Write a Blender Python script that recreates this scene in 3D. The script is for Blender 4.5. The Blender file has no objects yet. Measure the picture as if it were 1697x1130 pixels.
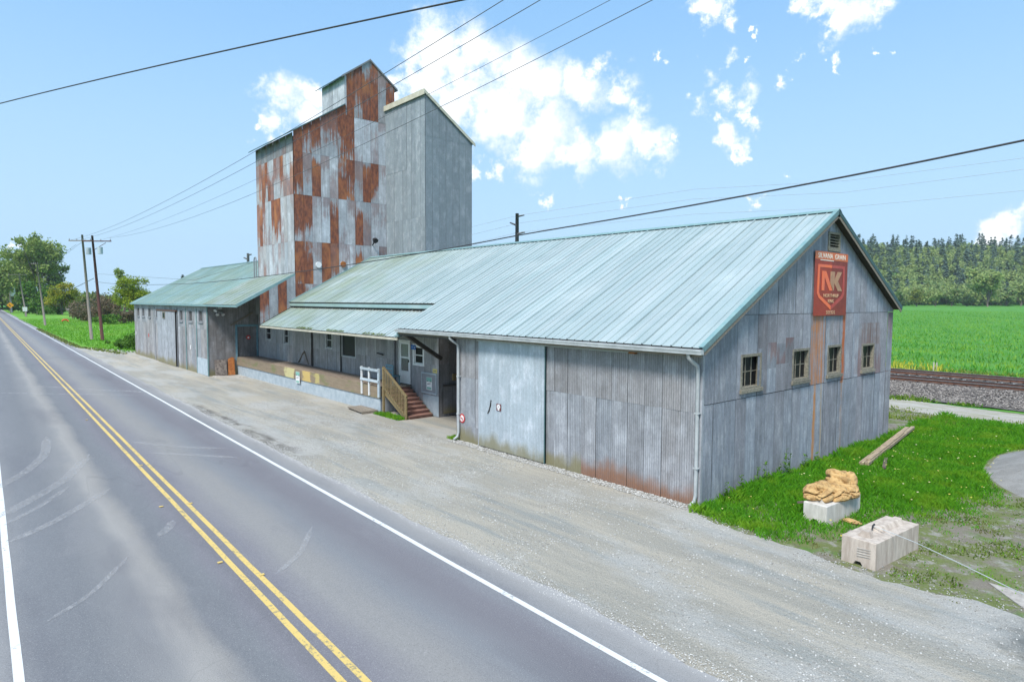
import bpy, bmesh, math, random
import numpy as np
from mathutils import Vector, Matrix, noise as mnoise
random.seed(7)
S = bpy.context.scene
COL = S.collection
# ------------------------------------------------------------------ camera
cam_d = bpy.data.cameras.new('camera'); cam = bpy.data.objects.new('camera', cam_d); COL.objects.link(cam)
CAMP = Vector((8.7319, -13.9758, 5.1969))
F = Vector((-0.7514856, 0.6568283, -0.0620149)); RR = Vector((0.6578552, 0.7531281, 0.0049530)); UU = Vector((-0.0499584, 0.0370747, 0.9980629))
M = Matrix.Identity(4)
for i in range(3):
    M[i][0] = RR[i]; M[i][1] = UU[i]; M[i][2] = -F[i]; M[i][3] = CAMP[i]
cam.matrix_world = M
cam_d.sensor_width = 36; cam_d.lens = 1046.045/1697*36
cam_d.clip_start = .1; cam_d.clip_end = 6000
S.camera = cam
def raydir(x, y):
    return (F+RR*((x-848.5)/1046.045)-UU*((y-565)/1046.045))
def at(x, y, D): return CAMP+raydir(x, y)*D
# ------------------------------------------------------------------ light
SUN_EL, SUN_AZ = math.radians(52), math.radians(205)     # azimuth of the sun, counter-clockwise from +X is used for the lamp
sdir = Vector((math.cos(SUN_EL)*.42, math.cos(SUN_EL)*-.90, math.sin(SUN_EL))).normalized()
sun_d = bpy.data.lights.new('sun', 'SUN'); sun_d.energy = 2.2; sun_d.angle = math.radians(14); sun_d.color = (1, .95, .88)
sun = bpy.data.objects.new('sun', sun_d); COL.objects.link(sun); sun.location = (0, 0, 60)
sun.rotation_euler = sdir.to_track_quat('Z', 'Y').to_euler()
S.view_settings.view_transform = 'Standard'; S.view_settings.look = 'None'
S.view_settings.exposure = 1.22; S.view_settings.gamma = 1; S.view_settings.use_curve_mapping = False
W = bpy.data.worlds.new('World'); S.world = W; W.use_nodes = True
nt = W.node_tree; nt.nodes.clear()
def N(nt, t, **k):
    n = nt.nodes.new(t)
    for a, b in k.items():
        if a == 'op': n.operation = b
        else: setattr(n, a, b)
    return n
out = N(nt, 'ShaderNodeOutputWorld'); bg = N(nt, 'ShaderNodeBackground'); bg.inputs[1].default_value = 0.11
sky = N(nt, 'ShaderNodeTexSky', sky_type='NISHITA'); sky.sun_disc = False; sky.sun_elevation = SUN_EL
sky.sun_rotation = math.atan2(sdir.x, sdir.y); sky.air_density = 1.0; sky.dust_density = 1.2; sky.ozone_density = 2.0; sky.altitude = 50
tc = N(nt, 'ShaderNodeTexCoord')
def math_(nt, op, a, b=None, c=None, clamp=False):
    n = N(nt, 'ShaderNodeMath', op=op); n.use_clamp = clamp
    for i, x in enumerate((a, b, c)):
        if x is None: continue
        if isinstance(x, (int, float)): n.inputs[i].default_value = x
        else: nt.links.new(x, n.inputs[i])
    return n.outputs[0]
def vmath(nt, op, a, b=None):
    n = N(nt, 'ShaderNodeVectorMath', op=op)
    for i, x in enumerate((a, b)):
        if x is None: continue
        if isinstance(x, (tuple, list, Vector)): n.inputs[i].default_value = tuple(x)
        else: nt.links.new(x, n.inputs[i])
    return n
def wnoise(scale, detail, vec, rough=.6):
    n = N(nt, 'ShaderNodeTexNoise'); n.inputs['Scale'].default_value = scale; n.inputs['Detail'].default_value = detail
    n.inputs['Roughness'].default_value = rough; nt.links.new(vec, n.inputs['Vector']); return n
dirn = vmath(nt, 'NORMALIZE', tc.outputs['Generated']).outputs[0]
w1 = wnoise(7, 7, dirn)
disp = vmath(nt, 'SCALE', vmath(nt, 'SUBTRACT', w1.outputs['Color'], (.5, .5, .5)).outputs[0]); disp.inputs['Scale'].default_value = .10
w1b = wnoise(26, 6, dirn, .65)
disp2 = vmath(nt, 'SCALE', vmath(nt, 'SUBTRACT', w1b.outputs['Color'], (.5, .5, .5)).outputs[0]); disp2.inputs['Scale'].default_value = .085
pd = vmath(nt, 'ADD', vmath(nt, 'ADD', dirn, disp.outputs[0]).outputs[0], disp2.outputs[0]).outputs[0]
blobs = [(720,105,62),(700,130,50),(790,95,55),(850,120,60),(900,150,60),(965,150,48),(1012,108,26),(760,150,60),(830,190,70),(900,220,70),
 (960,250,40),(1020,245,48),(1085,240,36),(1112,242,16),(670,140,34),(880,262,38),(1055,182,24),(1030,150,32),(1060,215,30),
 (468,160,40),(515,160,36),(440,212,28),(500,205,40),(420,218,13),(560,170,44),(610,175,44),(640,160,34),
 (1165,8,26),(1188,22,20),(1415,18,46),(1375,2,30),(1455,10,34),(1392,40,22),(1340,-10,26),
 (1199,78,16),(1240,92,9),(1149,97,9),(1180,118,24),(1157,168,25),(1135,160,16),(1119,152,10),(1238,149,28),(1210,140,22),(1263,180,20),(1218,213,25),(1233,232,15),(1200,190,16),
 (1324,82,15),(1301,114,14),(1312,98,12),(1395,92,12),(1395,106,8),(1454,84,8),(1467,97,7),(1096,88,9),(1256,25,8),
 (830,290,17),(790,286,14),(905,334,13),(875,330,8),(1260,320,11),(1290,300,9),(1656,392,44),(1690,372,38),(1625,400,16),(6,402,13),(1035,325,8)]
acc = None
for bx, by, br in blobs:
    c = raydir(bx, by).normalized(); r = (raydir(bx+br, by).normalized()-c).length
    dd = vmath(nt, 'DISTANCE', pd, c).outputs['Value']
    v = math_(nt, 'MULTIPLY_ADD', dd, -1.9/r, 1.9)
    acc = v if acc is None else math_(nt, 'MAXIMUM', acc, v)
# clouds out of the photograph's field: the same broken fair-weather kind
gen = wnoise(3.2, 8, dirn, .62)
away = math_(nt, 'LESS_THAN', vmath(nt, 'DOT_PRODUCT', dirn, F).outputs['Value'], .45)
genm = math_(nt, 'ADD', math_(nt, 'MULTIPLY_ADD', gen.outputs['Fac'], 6.0, -3.3), math_(nt, 'MULTIPLY_ADD', away, 4.0, -4.0))
acc = math_(nt, 'MAXIMUM', acc, genm)
w2 = wnoise(26, 9, dirn, .68)
dens = math_(nt, 'ADD', acc, math_(nt, 'MULTIPLY_ADD', w2.outputs['Fac'], 2.8, -1.35))
mr = N(nt, 'ShaderNodeMapRange'); mr.interpolation_type = 'SMOOTHSTEP'; nt.links.new(dens, mr.inputs[0])
mr.inputs[1].default_value = -.45; mr.inputs[2].default_value = 1.75
skc = N(nt, 'ShaderNodeMix', data_type='RGBA', blend_type='MIX')
skc.inputs[0].default_value = .75
nt.links.new(sky.outputs[0], skc.inputs[6]); skc.inputs[7].default_value = (1.15, 2.4, 4.0, 1)
# pale thin veil near the horizon
sep = N(nt, 'ShaderNodeSeparateXYZ'); nt.links.new(dirn, sep.inputs[0])
veil = N(nt, 'ShaderNodeMapRange'); veil.interpolation_type = 'SMOOTHSTEP'; nt.links.new(sep.outputs[2], veil.inputs[0])
veil.inputs[1].default_value = .50; veil.inputs[2].default_value = -.02; veil.inputs[3].default_value = 0; veil.inputs[4].default_value = .85
vm = N(nt, 'ShaderNodeMix', data_type='RGBA'); nt.links.new(veil.outputs[0], vm.inputs[0]); nt.links.new(skc.outputs[2], vm.inputs[6]); vm.inputs[7].default_value = (2.35, 3.35, 4.25, 1)
cm = N(nt, 'ShaderNodeMix', data_type='RGBA'); nt.links.new(mr.outputs[0], cm.inputs[0]); nt.links.new(vm.outputs[2], cm.inputs[6])
w3 = wnoise(11, 6, dirn)
cc = N(nt, 'ShaderNodeMix', data_type='RGBA'); w3s = N(nt, 'ShaderNodeMapRange'); nt.links.new(math_(nt, 'ADD', w3.outputs['Fac'], math_(nt, 'MULTIPLY', dens, .22)), w3s.inputs[0]); w3s.inputs[1].default_value = .42; w3s.inputs[2].default_value = .72; nt.links.new(w3s.outputs[0], cc.inputs[0]); cc.inputs[6].default_value = (3.9, 4.25, 4.7, 1); cc.inputs[7].default_value = (5.4, 5.45, 5.5, 1)
nt.links.new(cc.outputs[2], cm.inputs[7])
nt.links.new(cm.outputs[2], bg.inputs[0]); nt.links.new(bg.outputs[0], out.inputs[0])

# ------------------------------------------------------------------ helpers
WL = {}
def wl(o): return WL.get(o.name, Vector((0, 0, 0))) if o else Vector((0, 0, 0))
def props(o, label=None, cat=None, group=None, kind=None, category=None):
    cat = cat or category
    if label: o['label'] = label
    if cat: o['category'] = cat
    if group: o['group'] = group
    if kind: o['kind'] = kind
    return o
def thing(name, label, cat, loc, group=None):
    o = bpy.data.objects.new(name, None); COL.objects.link(o); o.location = loc; o.empty_display_size = .3
    WL[o.name] = Vector(loc); return props(o, label, cat, group)
def link(me, name, parent, w):
    o = bpy.data.objects.new(name, me); COL.objects.link(o)
    w = Vector(w); o.location = w-wl(parent); o.parent = parent; WL[o.name] = w
    return o
class MB:
    def __init__(s): s.v = []; s.f = []
    def add(s, vs, fs):
        n = len(s.v); s.v += [Vector(a) for a in vs]; s.f += [[n+i for i in f] for f in fs]; return s
    def box(s, a, b):
        x0, y0, z0 = [min(a[i], b[i]) for i in range(3)]; x1, y1, z1 = [max(a[i], b[i]) for i in range(3)]
        return s.add([(x0,y0,z0),(x1,y0,z0),(x1,y1,z0),(x0,y1,z0),(x0,y0,z1),(x1,y0,z1),(x1,y1,z1),(x0,y1,z1)],
                     [(0,3,2,1),(4,5,6,7),(0,1,5,4),(1,2,6,5),(2,3,7,6),(3,0,4,7)])
    def prism(s, poly, ext):
        ext = Vector(ext); n = len(poly); P = [Vector(p) for p in poly]
        vs = P+[p+ext for p in P]
        nn = Vector((0, 0, 0))
        for i in range(n): nn += P[i].cross(P[(i+1) % n])
        fs = [list(range(n)), list(range(2*n-1, n-1, -1))]+[[i, i+n, (i+1) % n+n, (i+1) % n] for i in range(n)]
        if nn.dot(ext) > 0: fs = [f[::-1] for f in fs]
        return s.add(vs, fs)
    def beam(s, a, b, w, h, up=(0, 0, 1)):
        a = Vector(a); b = Vector(b); d = (b-a).normalized(); up = Vector(up)
        if abs(d.dot(up)) > .98: up = Vector((0, 1, 0))
        u = d.cross(up).normalized(); v = u.cross(d)
        vs = []
        for p in (a, b):
            for q in ((-1,-1),(1,-1),(1,1),(-1,1)): vs.append(p+u*w/2*q[0]+v*h/2*q[1])
        return s.add(vs, [(3,2,1,0),(4,5,6,7),(0,1,5,4),(1,2,6,5),(2,3,7,6),(3,0,4,7)])
    def tube(s, pts, r, n=8, cap=True):
        pts = [Vector(p) for p in pts]; m = len(pts); rs = r if isinstance(r, (list, tuple)) else [r]*m
        base = len(s.v); prev = None
        for i, p in enumerate(pts):
            d = (pts[min(i+1, m-1)]-pts[max(i-1, 0)]).normalized()
            if prev is None:
                up = Vector((0,0,1)) if abs(d.z) < .9 else Vector((1,0,0)); u = d.cross(up).normalized()
            else: u = (prev-d*prev.dot(d)).normalized()
            prev = u; w = d.cross(u)
            for k in range(n):
                a = 2*math.pi*k/n; s.v.append(p+(u*math.cos(a)+w*math.sin(a))*rs[i])
        for i in range(m-1):
            for k in range(n):
                a = base+i*n+k; b = base+i*n+(k+1) % n; s.f.append([a, a+n, b+n, b][::-1])
        if cap: s.f.append([base+k for k in range(n)][::-1] if False else [base+k for k in range(n)]); s.f.append([base+(m-1)*n+k for k in range(n)][::-1])
        return s
    def build(s, name, mat, parent=None, smooth=False, origin=None, bevel=0, **pk):
        xs = [v.x for v in s.v]; ys = [v.y for v in s.v]; zs = [v.z for v in s.v]
        o0 = Vector(origin) if origin else Vector(((min(xs)+max(xs))/2, (min(ys)+max(ys))/2, min(zs)))
        me = bpy.data.meshes.new(name); me.from_pydata([v-o0 for v in s.v], [], s.f); me.materials.append(mat)
        if smooth: me.polygons.foreach_set('use_smooth', [True]*len(me.polygons))
        o = link(me, name, parent, o0)
        if bevel:
            b = o.modifiers.new('bevel', 'BEVEL'); b.width = bevel; b.segments = 2; b.limit_method = 'ANGLE'
        return props(o, **pk) if pk else o
def npmesh(name, V, Fc, mat, parent=None, smooth=False, origin=(0, 0, 0), attr=None, **pk):
    V = np.asarray(V, dtype=np.float32); Fc = np.asarray(Fc, dtype=np.int32); k = Fc.shape[1]
    me = bpy.data.meshes.new(name); me.vertices.add(len(V)); me.vertices.foreach_set('co', (V-np.array(origin, dtype=np.float32)).ravel())
    me.loops.add(Fc.size); me.loops.foreach_set('vertex_index', Fc.ravel()); me.polygons.add(len(Fc))
    me.polygons.foreach_set('loop_start', np.arange(0, Fc.size, k, dtype=np.int32)); 
    me.polygons.foreach_set('use_smooth', np.full(len(Fc), smooth)); me.update(calc_edges=True); me.materials.append(mat)
    o = link(me, name, parent, origin); return props(o, **pk) if pk else o
# ------------------------------------------------------------------ materials
def mat(name):
    m = bpy.data.materials.new(name); m.use_nodes = True; t = m.node_tree; b = t.nodes['Principled BSDF']; return m, t, b
def tnoise(t, vec, scale, detail=4, rough=.6, mp=None):
    n = N(t, 'ShaderNodeTexNoise'); n.inputs['Scale'].default_value = scale; n.inputs['Detail'].default_value = detail; n.inputs['Roughness'].default_value = rough
    if mp:
        k = N(t, 'ShaderNodeMapping'); k.inputs['Scale'].default_value = mp; t.links.new(vec, k.inputs[0]); vec = k.outputs[0]
    t.links.new(vec, n.inputs['Vector']); return n.outputs['Fac']
def tmix(t, fac, a, b, blend='MIX'):
    n = N(t, 'ShaderNodeMix', data_type='RGBA', blend_type=blend)
    for i, x in ((0, fac), (6, a), (7, b)):
        if isinstance(x, (int, float)): n.inputs[i].default_value = x
        elif isinstance(x, tuple): n.inputs[i].default_value = (*x, 1)
        else: t.links.new(x, n.inputs[i])
    return n.outputs[2]
def sstep(t, v, a, b):
    n = N(t, 'ShaderNodeMapRange'); n.interpolation_type = 'SMOOTHSTEP'
    t.links.new(v, n.inputs[0]); n.inputs[1].default_value = a; n.inputs[2].default_value = b; return n.outputs[0]
def bump(t, b, h, strength=.3, dist=.01):
    n = N(t, 'ShaderNodeBump'); n.inputs['Strength'].default_value = strength; n.inputs['Distance'].default_value = dist
    t.links.new(h, n.inputs['Height']); t.links.new(n.outputs[0], b.inputs['Normal'])
def pos(t): return N(t, 'ShaderNodeNewGeometry').outputs['Position']
def rnd(t): return N(t, 'ShaderNodeObjectInfo').outputs['Random']
def simple(name, c1, c2, scale=4, rough=.7, mp=None, metal=0, bstr=.2, bdist=.01, var=.15, detail=5):
    m, t, b = mat(name); p = pos(t); n = tnoise(t, p, scale, detail, .65, mp)
    c = tmix(t, sstep(t, n, .3, .7), c1, c2)
    r = math_(t, 'MULTIPLY_ADD', rnd(t), var*2, 1-var)
    sc = N(t, 'ShaderNodeVectorMath', op='SCALE'); t.links.new(c, sc.inputs[0]); t.links.new(r, sc.inputs['Scale'])
    t.links.new(sc.outputs[0], b.inputs['Base Color']); b.inputs['Roughness'].default_value = rough; b.inputs['Metallic'].default_value = metal
    if bstr: bump(t, b, n, bstr, bdist)
    return m
def galv(name, stripes=(), streak=1., base=((.30,.33,.37),(.31,.30,.305))):
    m, t, b = mat(name); g = pos(t); oi = N(t, 'ShaderNodeObjectInfo')
    off = vmath(t, 'SCALE', (17.3, 9.1, 5.7)); t.links.new(oi.outputs['Random'], off.inputs['Scale'])
    p = vmath(t, 'ADD', g, off.outputs[0]).outputs[0]
    sc = N(t, 'ShaderNodeSeparateColor'); t.links.new(oi.outputs['Color'], sc.inputs[0])
    R, G, B = sc.outputs[0], sc.outputs[1], sc.outputs[2]; A = oi.outputs['Alpha']
    st = tnoise(t, p, 1, 5, .65, (9, 9, .55)); bl = tnoise(t, p, 1.3, 6, .65, (1.4, 1.4, 1)); fine = tnoise(t, p, 38, 3, .7, (1, 1, .35))
    c = tmix(t, B, base[0], base[1])
    # galvanising gone chalky, dark weather streaks
    c = tmix(t, math_(t, 'MULTIPLY', sstep(t, bl, .45, .72), .45), c, (.50, .53, .58))
    c = tmix(t, math_(t, 'MULTIPLY', sstep(t, st, .56, .36), .30*streak), c, (.13, .135, .145))
    c = tmix(t, math_(t, 'MULTIPLY', sstep(t, st, .56, .72), .30*streak), c, (.56, .59, .63))
    mot = tnoise(t, p, 2.6, 7, .72, (1, 1, .8)); gg = math_(t, 'MULTIPLY', G, math_(t, 'MULTIPLY_ADD', fine, .7, .65)); gg = math_(t, 'MULTIPLY', gg, math_(t, 'MULTIPLY_ADD', mot, 1.1*min(1, .4+streak*.6), 1-.55*min(1, .4+streak*.6)))
    at_ = N(t, 'ShaderNodeAttribute'); at_.attribute_name = 'groove_shade'; gg = math_(t, 'MULTIPLY', gg, math_(t, 'MULTIPLY_ADD', math_(t, 'MULTIPLY', at_.outputs['Fac'], math_(t, 'MULTIPLY_ADD', mot, .8, .6)), -.34, 1.08))  # corrugation valleys darkened in the colour, painted shade that brings out the ribs
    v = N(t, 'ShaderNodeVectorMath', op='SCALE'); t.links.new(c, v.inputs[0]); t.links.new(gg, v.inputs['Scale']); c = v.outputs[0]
    # rust
    rn = tnoise(t, p, 1, 5, .6, (17, 17, .26)); rn2 = tnoise(t, p, 5, 6, .7, (1.3, 1.3, .5)); rb = tnoise(t, p, 1, 4, .5, (.9, .9, .55))
    q = math_(t, 'MULTIPLY_ADD', rn, 1.5, -.75)
    q = math_(t, 'ADD', q, math_(t, 'MULTIPLY_ADD', rn2, .7, -.35)); q = math_(t, 'ADD', q, math_(t, 'MULTIPLY_ADD', rb, 2.0, -1.0))
    rise = N(t, 'ShaderNodeAttribute'); rise.attribute_name = 'rise'; sgn = math_(t, 'MULTIPLY_ADD', math_(t, 'GREATER_THAN', oi.outputs['Random'], .42), 2, -1)
    q = math_(t, 'ADD', q, math_(t, 'MULTIPLY', math_(t, 'MULTIPLY_ADD', rise.outputs['Fac'], 1, -.5), math_(t, 'MULTIPLY', sgn, 1.0)))
    rm = sstep(t, math_(t, 'ADD', q, math_(t, 'MULTIPLY_ADD', R, 1.1, -.46)), -.06, .30)
    rm = math_(t, 'MULTIPLY', rm, sstep(t, R, .02, .2))
    rc = tmix(t, sstep(t, rn2, .35, .65), (.11,.032,.018), (.28,.085,.032))
    rc = tmix(t, math_(t, 'MULTIPLY', sstep(t, rb, .5, .7), .8), rc, (.40, .15, .045))
    rs_ = math_(t, 'MULTIPLY_ADD', sstep(t, R, .35, .75), .48, .46); rc = tmix(t, math_(t, 'MULTIPLY', sstep(t, R, .75, .4), .6), rc, (.13,.075,.085))
    c = tmix(t, math_(t, 'MULTIPLY', rm, rs_), c, rc)
    sp = N(t, 'ShaderNodeSeparateXYZ'); t.links.new(g, sp.inputs[0])
    # splash stain along the foot of the sheet: green-brown, or rust where alpha is high
    edge = tnoise(t, p, 1, 5, .6, (2.2, 2.2, .6)); edge2 = tnoise(t, g, .9, 2)
    hgt = math_(t, 'ADD', sp.outputs[2], math_(t, 'ADD', math_(t, 'MULTIPLY_ADD', edge, -.7, .35), math_(t, 'MULTIPLY_ADD', edge2, -.8, .4)))
    sm = math_(t, 'MULTIPLY', sstep(t, hgt, .62, .12), sstep(t, A, .1, .4))
    stc = tmix(t, sstep(t, A, .7, .9), (.20, .18, .085), tmix(t, sstep(t, fine, .35, .65), (.26, .115, .05), (.19, .10, .06)))
    c = tmix(t, math_(t, 'MULTIPLY', sm, .85), c, stc)
    for (y0, y1, z0, z1, s_, col) in stripes:
        wob = math_(t, 'ADD', sp.outputs[1], math_(t, 'MULTIPLY_ADD', tnoise(t, g, 1.5, 3, .6), .24, -.12))
        k = math_(t, 'MULTIPLY', sstep(t, wob, y0-.05, y0+.06), sstep(t, wob, y1+.05, y1-.06))
        k = math_(t, 'MULTIPLY', k, math_(t, 'MULTIPLY', sstep(t, sp.outputs[2], z0-.02, z0+.02), sstep(t, sp.outputs[2], z1+.02, z1-.02)))
        k = math_(t, 'MULTIPLY', k, sstep(t, math_(t, 'ADD', tnoise(t, g, 1, 5, .65, (9, 9, .35)), math_(t, 'MULTIPLY', tnoise(t, g, 3, 4), .35)), .48, .82)); k = math_(t, 'MULTIPLY', k, s_*1.25, clamp=True)
        c = tmix(t, k, c, col)
    t.links.new(c, b.inputs['Base Color']); b.inputs['Metallic'].default_value = .12
    t.links.new(math_(t, 'MULTIPLY_ADD', rm, .25, .58), b.inputs['Roughness'])
    bump(t, b, math_(t, 'ADD', bl, math_(t, 'MULTIPLY', fine, .25)), .35, .012)
    return m
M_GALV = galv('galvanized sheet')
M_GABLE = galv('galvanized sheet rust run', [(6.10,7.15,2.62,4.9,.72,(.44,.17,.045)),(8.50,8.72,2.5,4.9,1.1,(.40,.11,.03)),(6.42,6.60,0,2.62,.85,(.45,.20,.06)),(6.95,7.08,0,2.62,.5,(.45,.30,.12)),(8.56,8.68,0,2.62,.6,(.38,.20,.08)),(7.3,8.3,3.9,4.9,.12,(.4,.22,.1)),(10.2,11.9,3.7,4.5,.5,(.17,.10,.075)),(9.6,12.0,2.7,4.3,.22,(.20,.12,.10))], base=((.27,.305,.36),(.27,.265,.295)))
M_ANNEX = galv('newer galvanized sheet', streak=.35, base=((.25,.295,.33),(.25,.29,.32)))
def roofmat(name, c1, c2, algae):
    m, t, b = mat(name); g = pos(t); oi = N(t, 'ShaderNodeObjectInfo')
    n = tnoise(t, g, 1, 5, .6, (2.5, .25, .25)); n2 = tnoise(t, g, .35, 4, .6); f = tnoise(t, g, 25, 3, .6)
    c = tmix(t, sstep(t, n, .3, .7), c1, c2)
    c = tmix(t, math_(t, 'MULTIPLY', sstep(t, n2, .5, .75), .45), c, (.46, .525, .53))
    sp = N(t, 'ShaderNodeSeparateXYZ'); t.links.new(g, sp.inputs[0])
    # algae film on the panels by the elevator, and along the eaves
    al = math_(t, 'MULTIPLY', sstep(t, sp.outputs[0], -14, -30), sstep(t, tnoise(t, g, .5, 5, .65), .25, .7))
    c = tmix(t, math_(t, 'MULTIPLY', al, algae), c, (.22, .27, .17))
    r = math_(t, 'MULTIPLY_ADD', oi.outputs['Random'], .14, .93)
    v = N(t, 'ShaderNodeVectorMath', op='SCALE'); t.links.new(c, v.inputs[0]); t.links.new(math_(t, 'MULTIPLY', r, math_(t, 'MULTIPLY_ADD', f, .14, .93)), v.inputs['Scale'])
    t.links.new(v.outputs[0], b.inputs['Base Color']); b.inputs['Roughness'].default_value = .5; b.inputs['Metallic'].default_value = 0
    bump(t, b, tnoise(t, g, 2.2, 3), .12, .03)
    return m
M_ROOF = roofmat('aqua painted roofing', (.27,.35,.36), (.34,.405,.415), .75)
M_ROOF2 = roofmat('older aqua roofing', (.24,.37,.385), (.27,.40,.42), .5)
M_TRIM = simple('teal trim', (.13,.24,.26), (.19,.30,.30), 3)
M_TRIMD = simple('dark teal trim', (.035,.09,.10), (.06,.12,.12), 3)
M_DARK = simple('dark void timber', (.018,.017,.016), (.03,.028,.026), 3)
M_DECK = simple('roof underside boards', (.05,.045,.04), (.09,.08,.07), 3, mp=(1, 8, 1))
M_WOOD = simple('weathered timber', (.16,.135,.105), (.27,.235,.19), 3, .85, (2, 9, 9))
M_WOODY = simple('weathered window frame', (.14,.13,.10), (.27,.25,.20), 6, .85, (3, 3, 3))
M_DECKW = simple('dock boards', (.20,.155,.12), (.29,.235,.18), 2, .85, (1, 6, 6))
M_WHITE = simple('white painted metal', (.66,.68,.70), (.76,.78,.79), 4, .5, var=.04, bstr=.05)
M_GUT = simple('grey white gutter', (.33,.36,.37), (.45,.48,.49), 3, .5, var=.05, bstr=.05)
M_PALEBL = simple('pale blue paint', (.30,.37,.42), (.42,.48,.52), 3, .6)
M_BLUEF = simple('blue painted frame', (.10,.22,.28), (.17,.30,.37), 3, .7)
M_GREY = simple('flat grey panel', (.19,.20,.22), (.24,.25,.27), 4, .6)
M_STEP = simple('red brown stair tread', (.17,.085,.065), (.26,.15,.12), 5, .8, (6, 1, 6))
M_RAIL = simple('mossy yellow brown timber', (.13,.10,.05), (.25,.19,.09), 6, .85, (4, 4, 2))
M_CONC = simple('weathered concrete', (.30,.275,.245), (.47,.44,.40), 2.2, .9, (3, 3, .8), bstr=.3)
M_RUSTP = simple('rusty steel', (.23,.07,.02), (.42,.16,.04), 6, .85)
M_RAILS = simple('rail steel', (.07,.035,.025), (.14,.065,.04), 6, .6)
M_RAILTOP = simple('worn rail head', (.20,.19,.19), (.28,.27,.27), 3, .35, metal=.6)
M_SLEEP = simple('sleeper timber', (.07,.055,.045), (.14,.11,.09), 4, .9)
M_POLE = simple('weathered pole', (.13,.115,.10), (.21,.19,.165), 3, .9, (9, 9, .6))
M_POLER = simple('dark red brown pole', (.05,.02,.017), (.10,.04,.03), 3, .9, (9, 9, .6))
M_BLACK = simple('black', (.012,.012,.014), (.02,.02,.022), 3, .5)
M_WIRE = simple('wire', (.05,.055,.06), (.08,.085,.09), 3, .6)
M_CABLE = simple('black cable', (.02,.02,.022), (.04,.04,.045), 3, .6)
M_ORANGE = simple('orange plastic', (.55,.07,.02), (.65,.10,.03), 3, .5)
M_YSIGN = simple('amber sign', (.75,.33,.01), (.85,.40,.02), 3, .5)
M_CREAM = simple('cream trim', (.40,.38,.30), (.50,.48,.40), 3, .7)
M_SHADE = simple('dusty dark glass', (.05,.045,.045), (.09,.08,.08), 3, .6)
m, t, b = mat('window glass'); M_GLASS = m
b.inputs['Base Color'].default_value = (.012,.013,.015,1); b.inputs['Roughness'].default_value = .35; b.inputs['Specular IOR Level'].default_value = .12
def flat(name, c, rough=.6):
    m, t, b = mat(name); n = tnoise(t, pos(t), 9, 4); t.links.new(tmix(t, n, tuple(x*.8 for x in c), tuple(min(1, x*1.15) for x in c)), b.inputs['Base Color']); b.inputs['Roughness'].default_value = rough; return m
# beam with paint patches
m, t, b = mat('dock beam with yellow paint'); M_BEAM = m; g = pos(t)
c = tmix(t, tnoise(t, g, 2, 5, .65, (1, 6, 5)), (.15,.115,.075), (.30,.24,.17))
c = tmix(t, sstep(t, tnoise(t, g, 1, 3, .5, (.8, 1, 2)), .55, .7), c, (.17,.17,.08))
sp = N(t, 'ShaderNodeSeparateXYZ'); t.links.new(g, sp.inputs[0])
for a0, a1, col in ((-28.8,-26.9,(.52,.48,.24)),(-26.2,-24.7,(.55,.40,.13)),(-24.6,-23.6,(.45,.38,.15))):
    k = math_(t, 'MULTIPLY', sstep(t, sp.outputs[0], a0-.3, a0+.7), sstep(t, sp.outputs[0], a1+.3, a1-.7))
    k = sstep(t, math_(t, 'ADD', k, math_(t, 'MULTIPLY_ADD', tnoise(t, g, 3.2, 6, .7), 2.2, -1.1)), .40, .75); c = tmix(t, math_(t, 'MULTIPLY', k, .85), c, col)
c = tmix(t, math_(t, 'MULTIPLY', sstep(t, sp.outputs[0], -15, -10), 1.0), c, (.25,.2,.15))
t.links.new(c, b.inputs['Base Color']); b.inputs['Roughness'].default_value = .85
# canvas
m, t, b = mat('tan canvas'); M_CANVAS = m; g = pos(t)
n = tnoise(t, g, 7, 6, .7); t.links.new(tmix(t, sstep(t, n, .32, .58), (.24,.135,.05), (.50,.33,.14)), b.inputs['Base Color']); b.inputs['Roughness'].default_value = .9  # darker noise patches put shadowed gaps between folds into the colour
bump(t, b, tnoise(t, g, 9, 3, .6, (1, 2.5, 2)), .5, .03)
# leaves
def leafmat(name, c1, c2, c3=None, trans=.35, ns=.45, mp=None, lo=.48, hi=.66):
    m, t, b = mat(name); geo = N(t, 'ShaderNodeNewGeometry'); n = tnoise(t, geo.outputs['Position'], ns, 4, .6, mp)
    c = tmix(t, geo.outputs['Random Per Island'], c1, c2)
    if c3: c = tmix(t, math_(t, 'MULTIPLY', sstep(t, n, lo, hi), .8), c, c3)
    t.links.new(c, b.inputs['Base Color']); b.inputs['Roughness'].default_value = .65; b.inputs['Specular IOR Level'].default_value = .25
    tr = N(t, 'ShaderNodeBsdfTranslucent'); t.links.new(c, tr.inputs[0]); mx = N(t, 'ShaderNodeMixShader'); mx.inputs[0].default_value = trans
    t.links.new(b.outputs[0], mx.inputs[1]); t.links.new(tr.outputs[0], mx.inputs[2]); t.links.new(mx.outputs[0], t.nodes['Material Output'].inputs[0]); return m
L_MID = leafmat('spring leaves', (.17,.26,.05), (.27,.36,.09), (.31,.37,.12))
L_YEL = leafmat('yellow green leaves', (.20,.25,.02), (.36,.38,.03), (.42,.34,.05))
L_LIME = leafmat('lime leaves', (.19,.27,.018), (.33,.40,.025), (.22,.30,.03))
L_DARK = leafmat('conifer needles', (.035,.06,.04), (.06,.10,.06), None, .1)
L_SOFT = leafmat('pale new leaves', (.10,.15,.045), (.18,.22,.075), (.09,.14,.05))
L_HEDGE = leafmat('bramble leaves', (.06,.15,.02), (.13,.26,.035))
L_BROWN = leafmat('bare brown twigs', (.14,.10,.07), (.22,.17,.11), (.12,.12,.05))
L_GRASS = leafmat('lush grass blades', (.05,.21,.01), (.13,.38,.015), (.19,.36,.02), ns=.9)
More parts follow.
